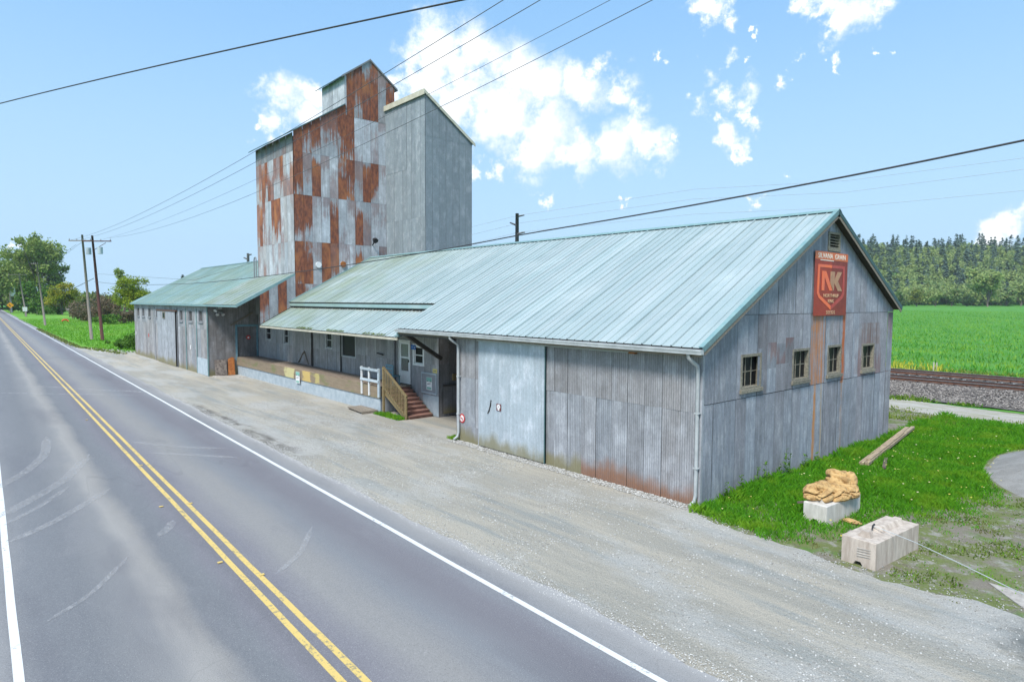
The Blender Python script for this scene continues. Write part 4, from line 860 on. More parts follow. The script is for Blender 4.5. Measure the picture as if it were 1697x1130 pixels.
s7 = thing('red_round_sign', 'small round red sign on the grey dock door under the shed roof', 'sign', (XL+.02, 1.36, 2.45))
disc((XL+.01, 1.38, 2.58), .15, '+X').build('plate', MR_, s7); disc((XL+.018, 1.38, 2.57), .07, '+X').build('face', MWt, s7)
for x, z, m_ in ((-55.2, 1.9, MR_), (-41.6, 1.62, MWt), (-60.6, 1.9, MWt)):
    tg = MB().box((x, YL-.04, z), (x+.22, YL-.028, z+.3)).build('small_tag', m_, None)
    props(tg, {-55.2: 'small faded red tag on the shed wall left of its sliding door', -41.6: 'small white tag on the shed wall near its corner', -60.6: 'tiny white tag at the far end of the shed wall'}[x], 'sign')
# loose panels by the shed
o = MB().prism([(XL+.30, -.12, .02), (XL+.30, .34, .02), (XL+.06, .36, 1.18), (XL+.06, .20, 1.24), (XL+.06, -.06, 1.10)], (.02, 0, .002)).build('rusty_plate', M_RUSTP, None); props(o, 'bright orange rusty steel plate leaning by the dock end', 'steel plate')
o = MB().prism([(XL+.28, -.95, .02), (XL+.28, -.17, .02), (XL+.06, -.17, 1.12), (XL+.06, -.95, 1.10)], (.02, 0, .002)).build('old_board', simple('blotchy old board', (.10,.085,.08), (.30,.26,.23), 6, .9), None); props(o, 'blotchy grey and brown board leaning against the shed wall', 'board')
o = MB().prism([(XL+.2, -1.1, 0), (XL+1.0, -1.3, 0), (XL+2.4, .35, 0), (XL+2.0, .5, 0)], (0, 0, .05)).build('concrete_slab', M_CONC, None); props(o, 'thin pale concrete slab on the gravel in front of the leaning plates', 'slab')
pl = thing('wooden_pallet', 'low weathered wooden platform lying on the gravel by the dock corner', 'pallet', (-18.2, .25, 0))
for k in range(5):
    a = Vector((-19.15, -.02, .10))+Vector((.0, .17, 0))*k; MB().beam(a, a+Vector((1.75, -.18, 0)), .155, .04).build('board', M_WOOD, pl)
for q in (0, .8, 1.6): MB().beam((-19.05+q, -.08-.1*q, .04), (-19.05+q, .75-.1*q, .04), .09, .08).build('bearer', M_WOOD, pl)

# ================================================================== GROUND
def sheetmesh(name, poly, z, m, **pk):
    me = bpy.data.meshes.new(name); bm = bmesh.new(); vs = [bm.verts.new((x, y, z)) for x, y in poly]; bm.faces.new(vs)
    bmesh.ops.triangulate(bm, faces=bm.faces); bm.normal_update()
    for f in bm.faces:
        if f.normal.z < 0: f.normal_flip()
    bm.to_mesh(me); bm.free(); me.materials.append(m); o = link(me, name, None, (0, 0, 0)); return props(o, **pk)
def jag(poly, step=.25, amp=.12, scale=1.6, seed=0):
    r = []; n = len(poly)
    for i in range(n):
        a = Vector((*poly[i], 0)); b_ = Vector((*poly[(i+1) % n], 0)); L = (b_-a).length; k = max(1, min(500, int(L/step))); nrm = Vector((-(b_-a).y, (b_-a).x, 0)).normalized()
        for j in range(k):
            p = a.lerp(b_, j/k); q = p+nrm*amp*(mnoise.noise(p*scale+Vector((seed, 0, 0)))*1.4+.5*mnoise.noise(p*scale*3.7)); r.append((q.x, q.y))
    return r
# base terrain: one grid to the horizon; the field beyond the rails rises gently to the foot of the wood
def terr_z(x, y):
    z = -.06-.25*max(0, min(1, (y-40)/15))
    s = (y-60)/420
    if s > 0: z += 3.4*min(1.4, s)
    return z
def hill_z(x, y):
    d = (x-CAMP.x)*F.x+(y-CAMP.y)*F.y; s = max(0, (d-470)/230); s = min(1, s); s = s*s*(3-2*s)
    ang = math.degrees(math.atan2(y-CAMP.y, x-CAMP.x)); side = max(0, min(1, (150-ang)/35))
    side *= max(0, min(1, (ang-20)/30))
    return 50*s*side+6*mnoise.noise(Vector((x, y, 0))*.012)*s
gx = sorted(set([-3000,-2000,-1400]+list(range(-1000, 1001, 40))+[1400,2000,3000])); gy = sorted(set([-3000,-1500,-800,-400,-200,-100,-40,-17,0,20,40,55]+list(range(60, 1401, 40))+[1800,2400,3200]))
V = [(x, y, terr_z(x, y)+(hill_z(x, y) if y > 60 else 0)) for y in gy for x in gx]; nx = len(gx)
Fc = [(j*nx+i, j*nx+i+1, (j+1)*nx+i+1, (j+1)*nx+i) for j in range(len(gy)-1) for i in range(nx-1)]
npmesh('terrain', V, Fc, M_TERRAIN, kind='structure', smooth=True)
sheetmesh('lawn', jag([(-62.5,-2.4),(-66,4.5),(-64,14),(-90,22),(-150,26),(-215,30),(-330,24),(-420,16),(-420,-.2),(-200,-3.0),(-110,-4.3),(-77,-4.6),(-72,-3.6)], 1.5, .35, .5), -.02, M_LAWN, kind='structure')
lot = jag([(12,-6.9),(12,-1.2),(8.4,-1.6),(6.0,-.7),(4.6,-1.15),(3.3,-.85),(2.0,-.75),(.9,-.75),(.3,-.5),(.05,.3),(-.1,3),(-20,3),(-38,3),(-61,3),(-63,0),(-68,-1.6),(-74,-3.9),(-80,-4.9),(-82,-5.8),(-40,-6.3),(0,-7.1)], .25, .10, 1.5)
sheetmesh('gravel_lot', lot, 0, M_GRAVEL, kind='structure')
sheetmesh('yard_verge', [(-1,-1.6),(14,-3.4),(40,-3),(40,24),(-60,24),(-60,3),(-1,3)], -.008, M_VERGE, kind='structure')
def interp(P, x):
    return float(np.interp(x, [p[0] for p in P], [p[1] for p in P]))
V = []; xs_t = np.arange(-70, 40, .35)
for x in xs_t:
    a = interp([(-70,20.6),(-20,21.3),(-2.6,20.9),(3,19.2),(14,15.5),(40,6)], x); b_ = interp([(-70,24.2),(-20,24.6),(-3,24.6),(4,23.2),(14,20.5),(40,11)], x)
    V += [(x, a+.35*mnoise.noise(Vector((x*.9, 1, 0)))+.2*mnoise.noise(Vector((x*3, 1, 0))), .004), (x, b_+.35*mnoise.noise(Vector((x*.9, 7, 0)))+.2*mnoise.noise(Vector((x*3, 7, 0))), .004)]
npmesh('track', V, [(2*i, 2*i+2, 2*i+3, 2*i+1) for i in range(len(xs_t)-1)], M_PATH, kind='structure')
# road
th = math.tan(math.radians(1.144)); ry_ = lambda x, y0: y0-x*th
def roadedge(y0, seed, amp):
    P = []
    x = 60
    while x > -700:
        P.append((x, ry_(x, y0)+amp*(1.3*mnoise.noise(Vector((x*.35, seed, 0)))+.6*mnoise.noise(Vector((x*1.7, seed, 3)))+.35*mnoise.noise(Vector((x*5, seed, 3)))))); x -= .2 if x > -60 else 4
    return P
e1 = roadedge(-6.12, 1, .13); e2 = roadedge(-14.5, 9, .10)
Vr = []; Fr = []
for (a, b_) in zip(e1, e2): Vr += [(a[0], a[1], .016), (a[0], ry_(a[0], -7.2), .03), (b_[0], ry_(b_[0], -10.1), .045), (b_[0], b_[1], .016)]
n_ = len(e1)
for i in range(n_-1):
    for k in range(3): Fr.append((4*i+k, 4*i+k+1, 4*i+k+5, 4*i+k+4))
npmesh('road', Vr, [f for f in Fr], M_ASPH, kind='structure', smooth=True)
# fine pale grit swept against the asphalt edge
grit = roadedge(-6.02, 1, .16)
def roadz(yy_):
    if yy_ > -7.2: return .016+(.03-.016)*(-6.12-yy_)/1.08
    if yy_ > -10.1: return .03+.015*(-7.2-yy_)/2.9
    return .045-(.029)*(-10.1-yy_)/4.4
def stripe(name, y0, w, m, x0=60, x1=-700, step=4, dz=.005, wob=.012):
    V = []; Fq = []; x = x0; 
    while x >= x1:
        wo = wob*mnoise.noise(Vector((x*.4, y0, 0)))
        for s in (-.5, .5): V.append((x, ry_(x, y0)+s*w+wo, roadz(y0+s*w)+dz))
        x -= 1.0 if x > -60 else step
    for i in range(len(V)//2-1): Fq.append((2*i, 2*i+1, 2*i+3, 2*i+2))
    Fq = [f[::-1] for f in Fq]
    return npmesh(name, V, Fq, m, kind='structure')
stripe('road_marking', -6.86, .115, M_WPAINT); stripe('road_marking', -9.98, .105, M_YPAINT); stripe('road_marking', -10.24, .105, M_YPAINT); stripe('road_marking', -13.60, .12, M_WPAINT)
def ribbon(name, pts, w, m, dz=.007):
    P = [Vector(p) for p in pts]; Q = []
    for i in range(len(P)-1):
        for j in range(8): Q.append(P[i].lerp(P[i+1], j/8))
    Q.append(P[-1]); 
    for _ in range(4): Q = [Q[0]]+[(Q[i-1]+Q[i]*2+Q[i+1])/4 for i in range(1, len(Q)-1)]+[Q[-1]]
    V = []
    for i, p in enumerate(Q):
        d = (Q[min(i+1, len(Q)-1)]-Q[max(i-1, 0)]).normalized(); n = Vector((-d.y, d.x)); ww = w*(1 if 1 < i < len(Q)-2 else .3)
        for s in (-.5, .5): q = p+n*s*ww; V.append((q.x, q.y, roadz(q.y+q.x*th)+dz))
    npmesh(name, V, [(2*i, 2*i+2, 2*i+3, 2*i+1) for i in range(len(Q)-1)], m, kind='structure')
ribbon('road_crack', [(-38.3,-10.8),(-34,-8.3),(-30.9,-5.9)], .07, M_CHALK); ribbon('road_crack', [(-36.5,-13.0),(-33.3,-10),(-30.0,-6.5)], .06, M_CHALK); ribbon('road_crack', [(-33.4,-7.4),(-31,-6.3)], .05, M_CHALK)
for pts, w_ in (([(-13.0,-13.6),(-14.8,-12.7),(-17.1,-12.0),(-20.4,-11.7)], .28), ([(-10.3,-13.5),(-11.7,-12.65),(-13.2,-11.84),(-16.2,-10.9)], .30), ([(-8.2,-13.4),(-9.0,-12.6),(-9.9,-11.95),(-11.2,-11.1)], .22), ([(-3.6,-13.1),(-4.06,-12.6),(-4.5,-12.27),(-5.7,-11.6)], .10), ([(-9.6,-13.4),(-10.6,-12.7),(-12.2,-11.9)], .16), ([(-17.5,-9.5),(-15.5,-8.4),(-14.2,-7.2)], .3), ([(-15.2,-9.4),(-13.9,-8.3),(-12.5,-7.2)], .25), ([(-2.9,-9.7),(-3.6,-8.9),(-4.9,-8.1)], .12), ([(-6.5,-10.9),(-6.9,-10.6),(-7.4,-10.4)], .2)):
    ribbon('tyre_scuff', pts, w_, M_SCUFF, .009)
for x, y in ((-3.1,-9.93),(-4.2,-10.35),(-8.5,-9.8),(-8.7,-10.42),(-13.5,-9.95),(-23.5,-10.1)): 
    o = MB().box((x, y, .047+.008), (x+.07, y+.09, .047+.018)).build('road_marking', M_YPAINT, None, kind='structure')
# railway
ZB = .55
V = []; Fq = []
prof = [(24.9, .0), (26.3, .18), (28.0, .52), (36.2, .52), (38.6, -.15)]
xs_ = np.concatenate([np.arange(-700, -40, 20), np.arange(-40, 40, .8), np.arange(40, 400, 20)])
for x in xs_:
    for (y, z) in prof: V.append((x, y+.25*mnoise.noise(Vector((x*.5, y, 0))), z+.06*mnoise.noise(Vector((x, y*1.3, 2)))-.01))
npf = len(prof)
for i in range(len(xs_)-1):
    for k in range(npf-1): Fq.append((i*npf+k, (i+1)*npf+k, (i+1)*npf+k+1, i*npf+k+1))
npmesh('ballast_bank', V, Fq, M_BALL, kind='structure')
def stones(name, n, area, zf, s0, s1, m, seed, **pk):
    rg = np.random.default_rng(seed); base = np.array([(0,0,1),(1,0,0),(0,1,0),(-1,0,0),(0,-1,0),(0,0,-1)], float)
    fc = np.array([(0,1,2),(0,2,3),(0,3,4),(0,4,1),(5,2,1),(5,3,2),(5,4,3),(5,1,4)])
    V = np.zeros((n, 6, 3)); k = 0
    while k < n:
        x = rg.uniform(area[0], area[1]); y = rg.uniform(area[2], area[3]); z = zf(x, y)
        if z is None: continue
        s = rg.uniform(s0, s1); A = rg.uniform(.6, 1.2, (6, 1)); a = rg.uniform(0, 6.28); R = np.array([[math.cos(a), -math.sin(a), 0], [math.sin(a), math.cos(a), 0], [0, 0, .75]])
        V[k] = (base*A*s)@R.T+np.array([x, y, z+s*.25]); k += 1
    Fq = (fc[None]+(np.arange(n)*6)[:, None, None]).reshape(-1, 3)
    return npmesh(name, V.reshape(-1, 3), Fq, m, **pk)
def stonemat(name, a, b_):
    m, t, b = mat(name); g = N(t, 'ShaderNodeNewGeometry'); t.links.new(tmix(t, g.outputs['Random Per Island'], a, b_), b.inputs['Base Color']); b.inputs['Roughness'].default_value = .9; return m
M_ST = stonemat('grey gravel stones', (.20,.20,.19), (.52,.52,.50)); M_ST2 = stonemat('ballast stones', (.05,.045,.045), (.30,.275,.25))
def bz(x, y):
    for i in range(npf-1):
        if prof[i][0] <= y <= prof[i+1][0]: q = (y-prof[i][0])/(prof[i+1][0]-prof[i][0]); return prof[i][1]*(1-q)+prof[i+1][1]*q
    return 0
stones('ballast_stones', 16000, (-18, 12, 25.2, 28.6), bz, .03, .075, M_ST2, 3, kind='stuff', label='coarse dark ballast stones on the railway bank', category='ballast')
stones('track_grit', 2500, (-18, 14, 30.3, 32.6), bz, .03, .06, M_ST, 4, kind='stuff', label='pale grit lying between the two railway tracks', category='gravel')
def tie(x, y0): MB().box((x, y0, ZB-.06), (x+.23, y0+2.5, ZB+.05)).build('sleeper', M_SLEEP, cur)
for (yc, lab) in ((28.75, 'nearer railway track on dark ballast behind the warehouse'), (32.9, 'farther railway track at the edge of the green field')):
    cur = thing('railway_track', lab, 'railway track', (0, yc, ZB), 'railway tracks behind the warehouse')
    tm = None
    for i in range(54):
        x = -19+i*.61
        if tm is None: tm = MB().box((x, yc-.55, ZB-.07), (x+.23, yc+1.95, ZB+.04)).build('sleeper', M_SLEEP, cur); td = tm.data; t0 = WL[tm.name].copy()
        else: link(td, 'sleeper', cur, t0+Vector((i*.61, 0, 0)))
    for y in (yc, yc+1.435):
        r_ = MB().prism([(400,y-.07,ZB+.04),(400,y+.07,ZB+.04),(400,y+.07,ZB+.06),(400,y+.015,ZB+.08),(400,y+.015,ZB+.17),(400,y-.015,ZB+.17),(400,y-.015,ZB+.08),(400,y-.07,ZB+.06)], (-1000, 0, 0)).build('rail', M_RAILS, cur)
        MB().box((-600, y-.036, ZB+.17), (400, y+.036, ZB+.21)).build('rail_head', M_RAILTOP, r_)
# gravel scatter
def gz(x, y):
    d = mnoise.noise(Vector((x*.7, y*.7, 5)))
    if random.random() > .35+.9*d: return None
    return .0
random.seed(5)
stones('gravel_stones', 14000, (-24, 8, -5.9, -.4), gz, .008, .024, M_ST, 5, kind='stuff', label='loose grey gravel scattered over the lot', category='gravel')
def ez(x, y):
    e = ry_(x, -6.12); return .012 if abs(y-e-.05) < .25*random.random()+.05 else None
stones('edge_grit', 9000, (-30, 8, -6.6, -5.2), ez, .006, .017, stonemat('pale edge grit', (.34,.34,.32), (.62,.61,.58)), 6, kind='stuff', label='pale grit banked along the ragged asphalt edge', category='gravel')
def wz(x, y): return .01
stones('wall_grit', 3500, (-10.4, .0, -.45, -.03), wz, .012, .03, M_ST, 8, kind='stuff', label='grey gravel banked against the foot of the front wall', category='gravel')
def vz(x, y):
    return .0 if mnoise.noise(Vector((x*.8, y*.8, 9))) > .0 else None
stones('verge_stones', 3500, (2.6, 9, -1.2, 6), vz, .006, .02, stonemat('verge stone', (.14,.13,.11), (.36,.35,.32)), 12, kind='stuff', label='scattered stones in the mossy dirt by the concrete blocks', category='gravel')
# rock heap
V = []; nr = 26; na = 60
for i in range(nr+1):
    for j in range(na):
        r = i/nr; a = 2*math.pi*j/na; x = 6.6+3.0*r*math.cos(a)*(1+.08*mnoise.noise(Vector((math.cos(a)*2, math.sin(a)*2, 0)))); y = 12.0+5.2*r*math.sin(a)
        V.append((x, y, -.03+.95*(1-r*r)*(1-.3*r)+.09*mnoise.noise(Vector((x*1.2, y*1.2, 0)))*(1-r)))
Fq = [(i*na+j, i*na+(j+1) % na, (i+1)*na+(j+1) % na, (i+1)*na+j) for i in range(nr) for j in range(na)]
npmesh('rock_heap', V, [f[::-1] for f in Fq], M_PILE, kind='stuff', label='low heap of pale crushed rock at the right edge of the grass', category='gravel heap', smooth=True)
# concrete slab at the right edge
o = MB().prism([(5.95,.30,-.02),(6.6,-.45,-.02),(9.5,-.9,-.02),(9.6,.3,-.02)], (0, 0, .035)).build('concrete_pad', M_CONC, None); props(o, kind='structure')
# ================================================================== CONCRETE BLOCKS
def block(label, c0, ax, L, Wd, H, tex=M_CONC):
    ax = Vector((ax[0], ax[1], 0)).normalized(); sd_ = Vector((-ax.y, ax.x, 0)); c0 = Vector(c0)
    t_ = thing('concrete_block', label, 'concrete block', c0+ax*L/2+sd_*Wd/2, 'big concrete blocks on the verge')
    g = .10; gd = .09; m0 = Wd/2
    pr = [(0,0),(m0-g,0),(m0-g*.45,gd),(m0+g*.45,gd),(m0+g,0),(Wd,0),(Wd,H),(0,H)]
    P = [c0+sd_*a+Vector((0,0,z)) for a, z in pr]
    o = MB().prism(P, ax*L).build('body', tex, t_, bevel=.012)
    def rib(a, b_, h):
        MB().prism([c0+ax*a+sd_*(m0-.13)+Vector((0,0,H-.002)), c0+ax*a+sd_*(m0+.13)+Vector((0,0,H-.002)), c0+ax*(a+.05)+sd_*(m0+.07)+Vector((0,0,H+h)), c0+ax*(a+.05)+sd_*(m0-.07)+Vector((0,0,H+h))], ax*(b_-a-.05)).build('key', tex, t_, bevel=.01)
    return t_, rib, ax, sd_
M_CB1 = simple('stained pinkish concrete', (.33,.275,.23), (.52,.46,.395), 1.6, .9, (5, 5, .9), bstr=.35)
M_CB2 = simple('pale concrete', (.40,.38,.34), (.56,.54,.50), 1.8, .9, (4, 4, .9), bstr=.35)
m, t, b = M_CB1, M_CB1.node_tree, M_CB1.node_tree.nodes['Principled BSDF']
t_, rib, ax, sd_ = block('stained concrete block with a cable hooked on top beside the gravel', (4.36, -.72, -.02), (.09, 1), 1.95, .66, .545, M_CB1)
rib(.22, .42, .10); rib(.75, 1.75, .10)
MB().tube([(4.04,.00,.56),(4.04,.02,.63),(4.04,.10,.65),(4.04,.16,.57)], .016, 6).build('lifting_hook', M_BLACK, t_)
for k in range(4): MB().box((4.02, -.715, .36-.05*k), (4.27, -.7215, .37-.05*k)).build('cast_line', M_CB2, t_)
t_, rib, ax, sd_ = block('pale concrete block in the grass carrying a crumpled tan canvas', (2.66, 1.16, -.03), (.06, 1), 1.75, .56, .46, M_CB2)
rib(.18, .30, .09)
o = MB().tube([(4.05,.06,.62),(4.9,-.25,.60),(5.6,-.55,.55),(6.55,-1.0,.48),(7.9,-1.6,.42)], .008, 6).build('tie_cable', M_GUT, None, smooth=True); props(o, 'thin grey cable stretched from the stained block to the right', 'cable')
# canvas
def crumple(name, blobs_, seed, m, parent=None, lump=1.):
    bm = bmesh.new()
    for (c, r) in blobs_:
        ret = bmesh.ops.create_icosphere(bm, subdivisions=5, radius=1); 
        for v in ret['verts']:
            p = v.co.normalized(); q = p+Vector((seed, seed, 0))+Vector(c)
            w1_ = Vector((mnoise.noise(q*1.7), mnoise.noise(q*1.7+Vector((9,0,0))), mnoise.noise(q*1.7+Vector((0,9,0)))))*.9
            nn_ = mnoise.noise(q*1.15)
            f1 = abs(math.sin(2.6*(q.x*.8+q.y*.5-q.z*.6)+3.4*nn_+seed)); f2 = abs(math.sin(3.3*(q.y*.9-q.x*.4+q.z*.7)+4.2*mnoise.noise(q*.9+Vector((4,0,0)))))
            d = 1+lump*(.24*nn_-.30*(1-f1)**4-.22*(1-f2)**5+.06*mnoise.noise(q*3.5)+.02*mnoise.noise(q*8))
            v.co = Vector(c)+Vector((p.x*r[0]*d, p.y*r[1]*d, max(p.z, -.45)*r[2]*d))
    me = bpy.data.meshes.new(name); bm.to_mesh(me); bm.free(); me.materials.append(m); me.polygons.foreach_set('use_smooth', [True]*len(me.polygons))
    return me
zt = .44
me = crumple('canvas_tarpaulin', [((-.12,-.12,.02),(.36,.56,.24)),((.12,.18,-.02),(.34,.42,.22)),((-.02,.74,.10),(.38,.46,.34)),((.24,.50,-.02),(.30,.34,.20))], 3.3, M_CANVAS, lump=1.25)
o = link(me, 'canvas_tarpaulin', None, (2.36, 1.95, zt+.10)); props(o, 'crumpled tan canvas tarpaulin bundled on the pale concrete block', 'tarpaulin')
me = crumple('canvas_scrap', [((0,0,0),(.20,.12,.06))], 8.1, M_CANVAS); o = link(me, 'canvas_scrap', None, (3.0, 1.80, .03)); props(o, 'small tan canvas scrap lying in the grass by the pale block', 'cloth')
o = MB().beam((1.95, 1.20, .36), (2.10, 1.28, .40), .05, .04).build('wood_offcut', M_SLEEP, None); props(o, 'short dark wood offcut at the back corner of the pale block', 'wood')
# timbers in the grass
M_TIMB = simple('tan grey timber', (.22,.17,.11), (.40,.32,.22), 2.5, .9, (6, 1, 6))
tb = thing('timber_stack', 'long weathered timbers lying in the grass beside the gable wall', 'timber', (.8, 11, 0))
for a, b_, w_, h_ in (((1.12,7.5,.10),(.33,14.4,.24),.13,.09),((1.25,7.6,.10),(.47,14.6,.26),.12,.09),((1.19,7.9,.18),(.62,12.9,.30),.12,.05)): MB().beam(a, b_, w_, h_).build('timber', M_TIMB, tb)
o = MB().beam((1.75,7.6,.07),(1.35,9.0,.08),.10,.07).build('short_timber', M_SLEEP, None); props(o, 'short dark timber in the grass next to the long timbers', 'timber')

# ================================================================== GRASS
def inpoly(P, x, y):
    c = False; n = len(P); j = n-1
    for i in range(n):
        if (P[i][1] > y) != (P[j][1] > y) and x < (P[j][0]-P[i][0])*(y-P[i][1])/(P[j][1]-P[i][1])+P[i][0]: c = not c
        j = i
    return c
def nz(x, y, s, o=0):  # cheap smooth noise on arrays
    return (np.sin(x*s+1.3*o+1.7*np.sin(y*s*.7+o))+np.sin(y*s*1.3+2.1*o+1.3*np.sin(x*s*.9-o)))/2
def blades(name, X, Y, Z, H, Wd, m, seed, lean=.45, **pk):
    rg = np.random.default_rng(seed); n = len(X); a = rg.uniform(0, 2*np.pi, n); la = rg.uniform(0, 2*np.pi, n); ll = rg.uniform(.1, 1, n)*lean*H
    dx, dy = np.cos(a)*Wd/2, np.sin(a)*Wd/2
    V = np.stack([np.stack([X-dx, Y-dy, Z], 1), np.stack([X+dx, Y+dy, Z], 1), np.stack([X+np.cos(la)*ll*.4+dx*.6, Y+np.sin(la)*ll*.4+dy*.6, Z+H*.62], 1), np.stack([X+np.cos(la)*ll, Y+np.sin(la)*ll, Z+H], 1)], 1).reshape(-1, 3)
    Fq = np.arange(n*4).reshape(n, 4)
    return npmesh(name, V, Fq, m, **pk)
rg = np.random.default_rng(11)
n = 210000; X = rg.uniform(-1, 9, n); Y = rg.uniform(-1.0, 20.5, n)
front = -.62+.10*X*0+.12*np.sin(X*2.1)+.1*np.sin(X*5)
lush = np.where((X > .05) & (Y > front), 1., 0.)
right = 2.2+ .38*np.clip(Y-.2, 0, 4)+ .05*Y   # grass thins out toward the blocks
fall = np.clip((right+.9-X)/1.5, 0, 1)
fall = np.where(Y > 4.6, np.clip((5.2+.25*nz(X, Y, 2.0, 1)-X)/1.2, 0, 1), fall)
heap = (((X-6.6)/3.05)**2+((Y-12.0)/5.25)**2) > 1
pn = nz(X, Y, 1.9, 3)*.5+nz(X, Y, 4.3, 5)*.5
keep = (rg.random(n) < lush*np.clip(fall+.25*pn*(fall < .98), 0, 1)*np.clip((20.6-Y)/2.0, 0, 1)) & heap
for (cx_, cy_, hw, hl) in ((4.12, .26, .42, 1.05), (2.42, 2.05, .36, .95)): keep &= ~((abs(X-cx_) < hw) & (abs(Y-cy_) < hl))
X, Y = X[keep], Y[keep]; fl = fall[keep]; cl = np.clip(nz(X, Y, 1.4, 2)+nz(X, Y, 3.9, 4)*.6, -1, 1.4)
H = (.07+.10*rg.random(len(X))+.05*cl)*np.clip(.35+fl*.8, .3, 1.1); H = np.clip(H, .03, .4)
H *= 1+.6*np.exp(-((X-.15)/.35)**2)
blades('grass', X, Y, np.full(len(X), -.008), H, .018+.012*rg.random(len(X)), L_GRASS, 2, lean=.9, kind='stuff', label='lush bright green grass beside the gable wall', category='grass')
print('blades', len(X))
# sparse moss tufts on the dirt
n = 26000; X = rg.uniform(1.5, 9, n); Y = rg.uniform(-1.2, 9, n); k = (nz(X, Y, 2.2, 7)+.6*nz(X, Y, 5.1, 8) > .15+.5*rg.random(n)) & ((((X-6.6)/3.05)**2+((Y-12.0)/5.25)**2) > 1) & (Y > -.5-.08*X+.15*np.sin(X*3)) & ~((abs(X-4.12) < .42) & (abs(Y-.26) < 1.05)) & ~((abs(X-2.42) < .36) & (abs(Y-2.05) < .95)) & ~((X > 5.8) & (abs(Y) < .8))
blades('moss_tufts', X[k], Y[k], np.full(k.sum(), -.008), .02+.04*rg.random(k.sum()), .025+.02*rg.random(k.sum()), leafmat('moss', (.08,.13,.02), (.16,.24,.03), (.17,.16,.06)), 3, lean=1.2, kind='stuff', label='thin mossy tufts on the dirt around the concrete blocks', category='moss')
# flower heads
k = 130; X = rg.uniform(.3, 5, k); Y = rg.uniform(-.2, 16, k); q = X < 4.6-.0*Y; q &= ~((X > 3.4) & (Y < 4)); X, Y = X[q], Y[q]; m_ = len(X)
V = []; Fq = []
for i in range(m_):
    r = rg.uniform(.015, .035); z = rg.uniform(.12, .22); b0 = len(V)
    V += [(X[i]+r*math.cos(a), Y[i]+r*math.sin(a), z+.01*math.sin(a*2)) for a in np.arange(6)*math.pi/3]; Fq.append([b0+j for j in range(6)])
npmesh('meadow_flowers', V, Fq, L_DAND, kind='stuff', label='small pale and yellow flower heads dotted in the grass', category='flowers')
# tall weeds against the gable wall
wd = 0
for (y, h) in ((1.0,.5),(1.7,.55),(2.6,.6),(3.1,.75),(3.9,.5),(4.3,.9),(4.55,.7),(5.6,.55),(6.4,.45)):
    n_ = 26; ang = rg.uniform(0, 6.28, n_); zz = rg.uniform(.05, h, n_); V = []; Fq = []
    for i in range(n_):
        p = Vector((.18+.03*rg.random(), y+.04*rg.standard_normal(), zz[i])); d = Vector((math.cos(ang[i]), math.sin(ang[i]), .6)).normalized(); s = d.cross(Vector((0,0,1))).normalized(); L = .16*(1.15-zz[i]/h*.6)
        b0 = len(V); V += [p, p+d*L*.5+s*L*.22, p+d*L, p+d*L*.5-s*L*.22]; Fq.append((b0, b0+1, b0+2, b0+3))
    t_ = thing('weed', 'leafy weed by the gable wall, %s' % ['first from the corner downspout','second from the corner downspout','third, under the first window','tall one past the first window','fifth along between windows','tallest of them before the second window','close behind the tallest one','under the second window','last one below the rust run'][wd], 'weed', (.18, y, 0), 'weeds along the gable wall'); wd += 1
    npmesh('foliage', V, Fq, L_HEDGE, t_); MB().tube([(.18, y, 0), (.2, y+.02, h)], [.008, .004], 5).build('stem', L_HEDGE, t_)
# grass by the dock corner, track and bank strips
def strip(name, n, xr, yr, cond, h, w, m, seed, label, z=0.):
    rg = np.random.default_rng(seed); X = rg.uniform(*xr, n); Y = rg.uniform(*yr, n); k = cond(X, Y, rg); X, Y = X[k], Y[k]
    blades(name, X, Y, np.full(len(X), z) if not callable(z) else z(X, Y), h*(.5+rg.random(len(X))), w*(.6+.8*rg.random(len(X))), m, seed, .8, kind='stuff', label=label, category='grass')
strip('dock_grass', 1500, (-17.2, -15.0), (.2, .75), lambda X, Y, r: (r.random(len(X)) < .9) & (X < -15.0), .10, .03, L_GRASS, 21, 'bright green grass growing at the foot of the stairs')
strip('downspout_grass', 500, (-10.8, -10.2), (-.2, .3), lambda X, Y, r: r.random(len(X)) < .8, .10, .02, L_GRASS, 22, 'little grass tuft at the foot of the far downspout')
strip('track_grass', 16000, (-25, 16), (17.5, 21.4), lambda X, Y, r: r.random(len(X)) < np.clip(.55-(Y-18)*.1+.5*nz(X, Y, 1.1, 3), 0, 1), .09, .06, leafmat('yellowing grass', (.12,.20,.02), (.22,.28,.05), (.25,.25,.08)), 23, 'yellowing grass along the near side of the dirt track')
strip('bank_grass', 14000, (-25, 14), (23.4, 26.4), lambda X, Y, r: (nz(X, Y, .8, 9)+.6*nz(X, Y, 2.3, 2)) > .1+1.1*abs(Y-24.7+.1*X*0)-.35+.4*r.random(len(X)), .14, .08, leafmat('bank grass', (.07,.17,.015), (.17,.28,.03), (.22,.26,.05)), 24, 'patchy grass at the foot of the ballast bank', z=lambda X, Y: np.clip((Y-24.9)*.13, 0, .3))
strip('field_grass', 260000, (-190, 30), (38.2, 330), lambda X, Y, r: (r.random(len(X)) < np.clip(55/(Y-10), .12, 1)) & (X < 30) & (X > -20-Y*.75) & (X < 20-(Y-40)*.25), .34, .13, L_FIELD, 25, 'tall green grass of the field beyond the railway', z=lambda X, Y: np.clip(-.06-.25*np.clip((Y-40)/15, 0, 1)+3.4*np.clip((Y-60)/420, 0, 1.4), -5, 9)-.05)
strip('field_edge_grass', 22000, (-40, 25), (37.3, 45), lambda X, Y, r: r.random(len(X)) < .9, .30, .12, leafmat('rank edge grass', (.10,.20,.02), (.24,.32,.05), (.30,.30,.10)), 26, 'pale rank grass along the far side of the rails', z=-.2)
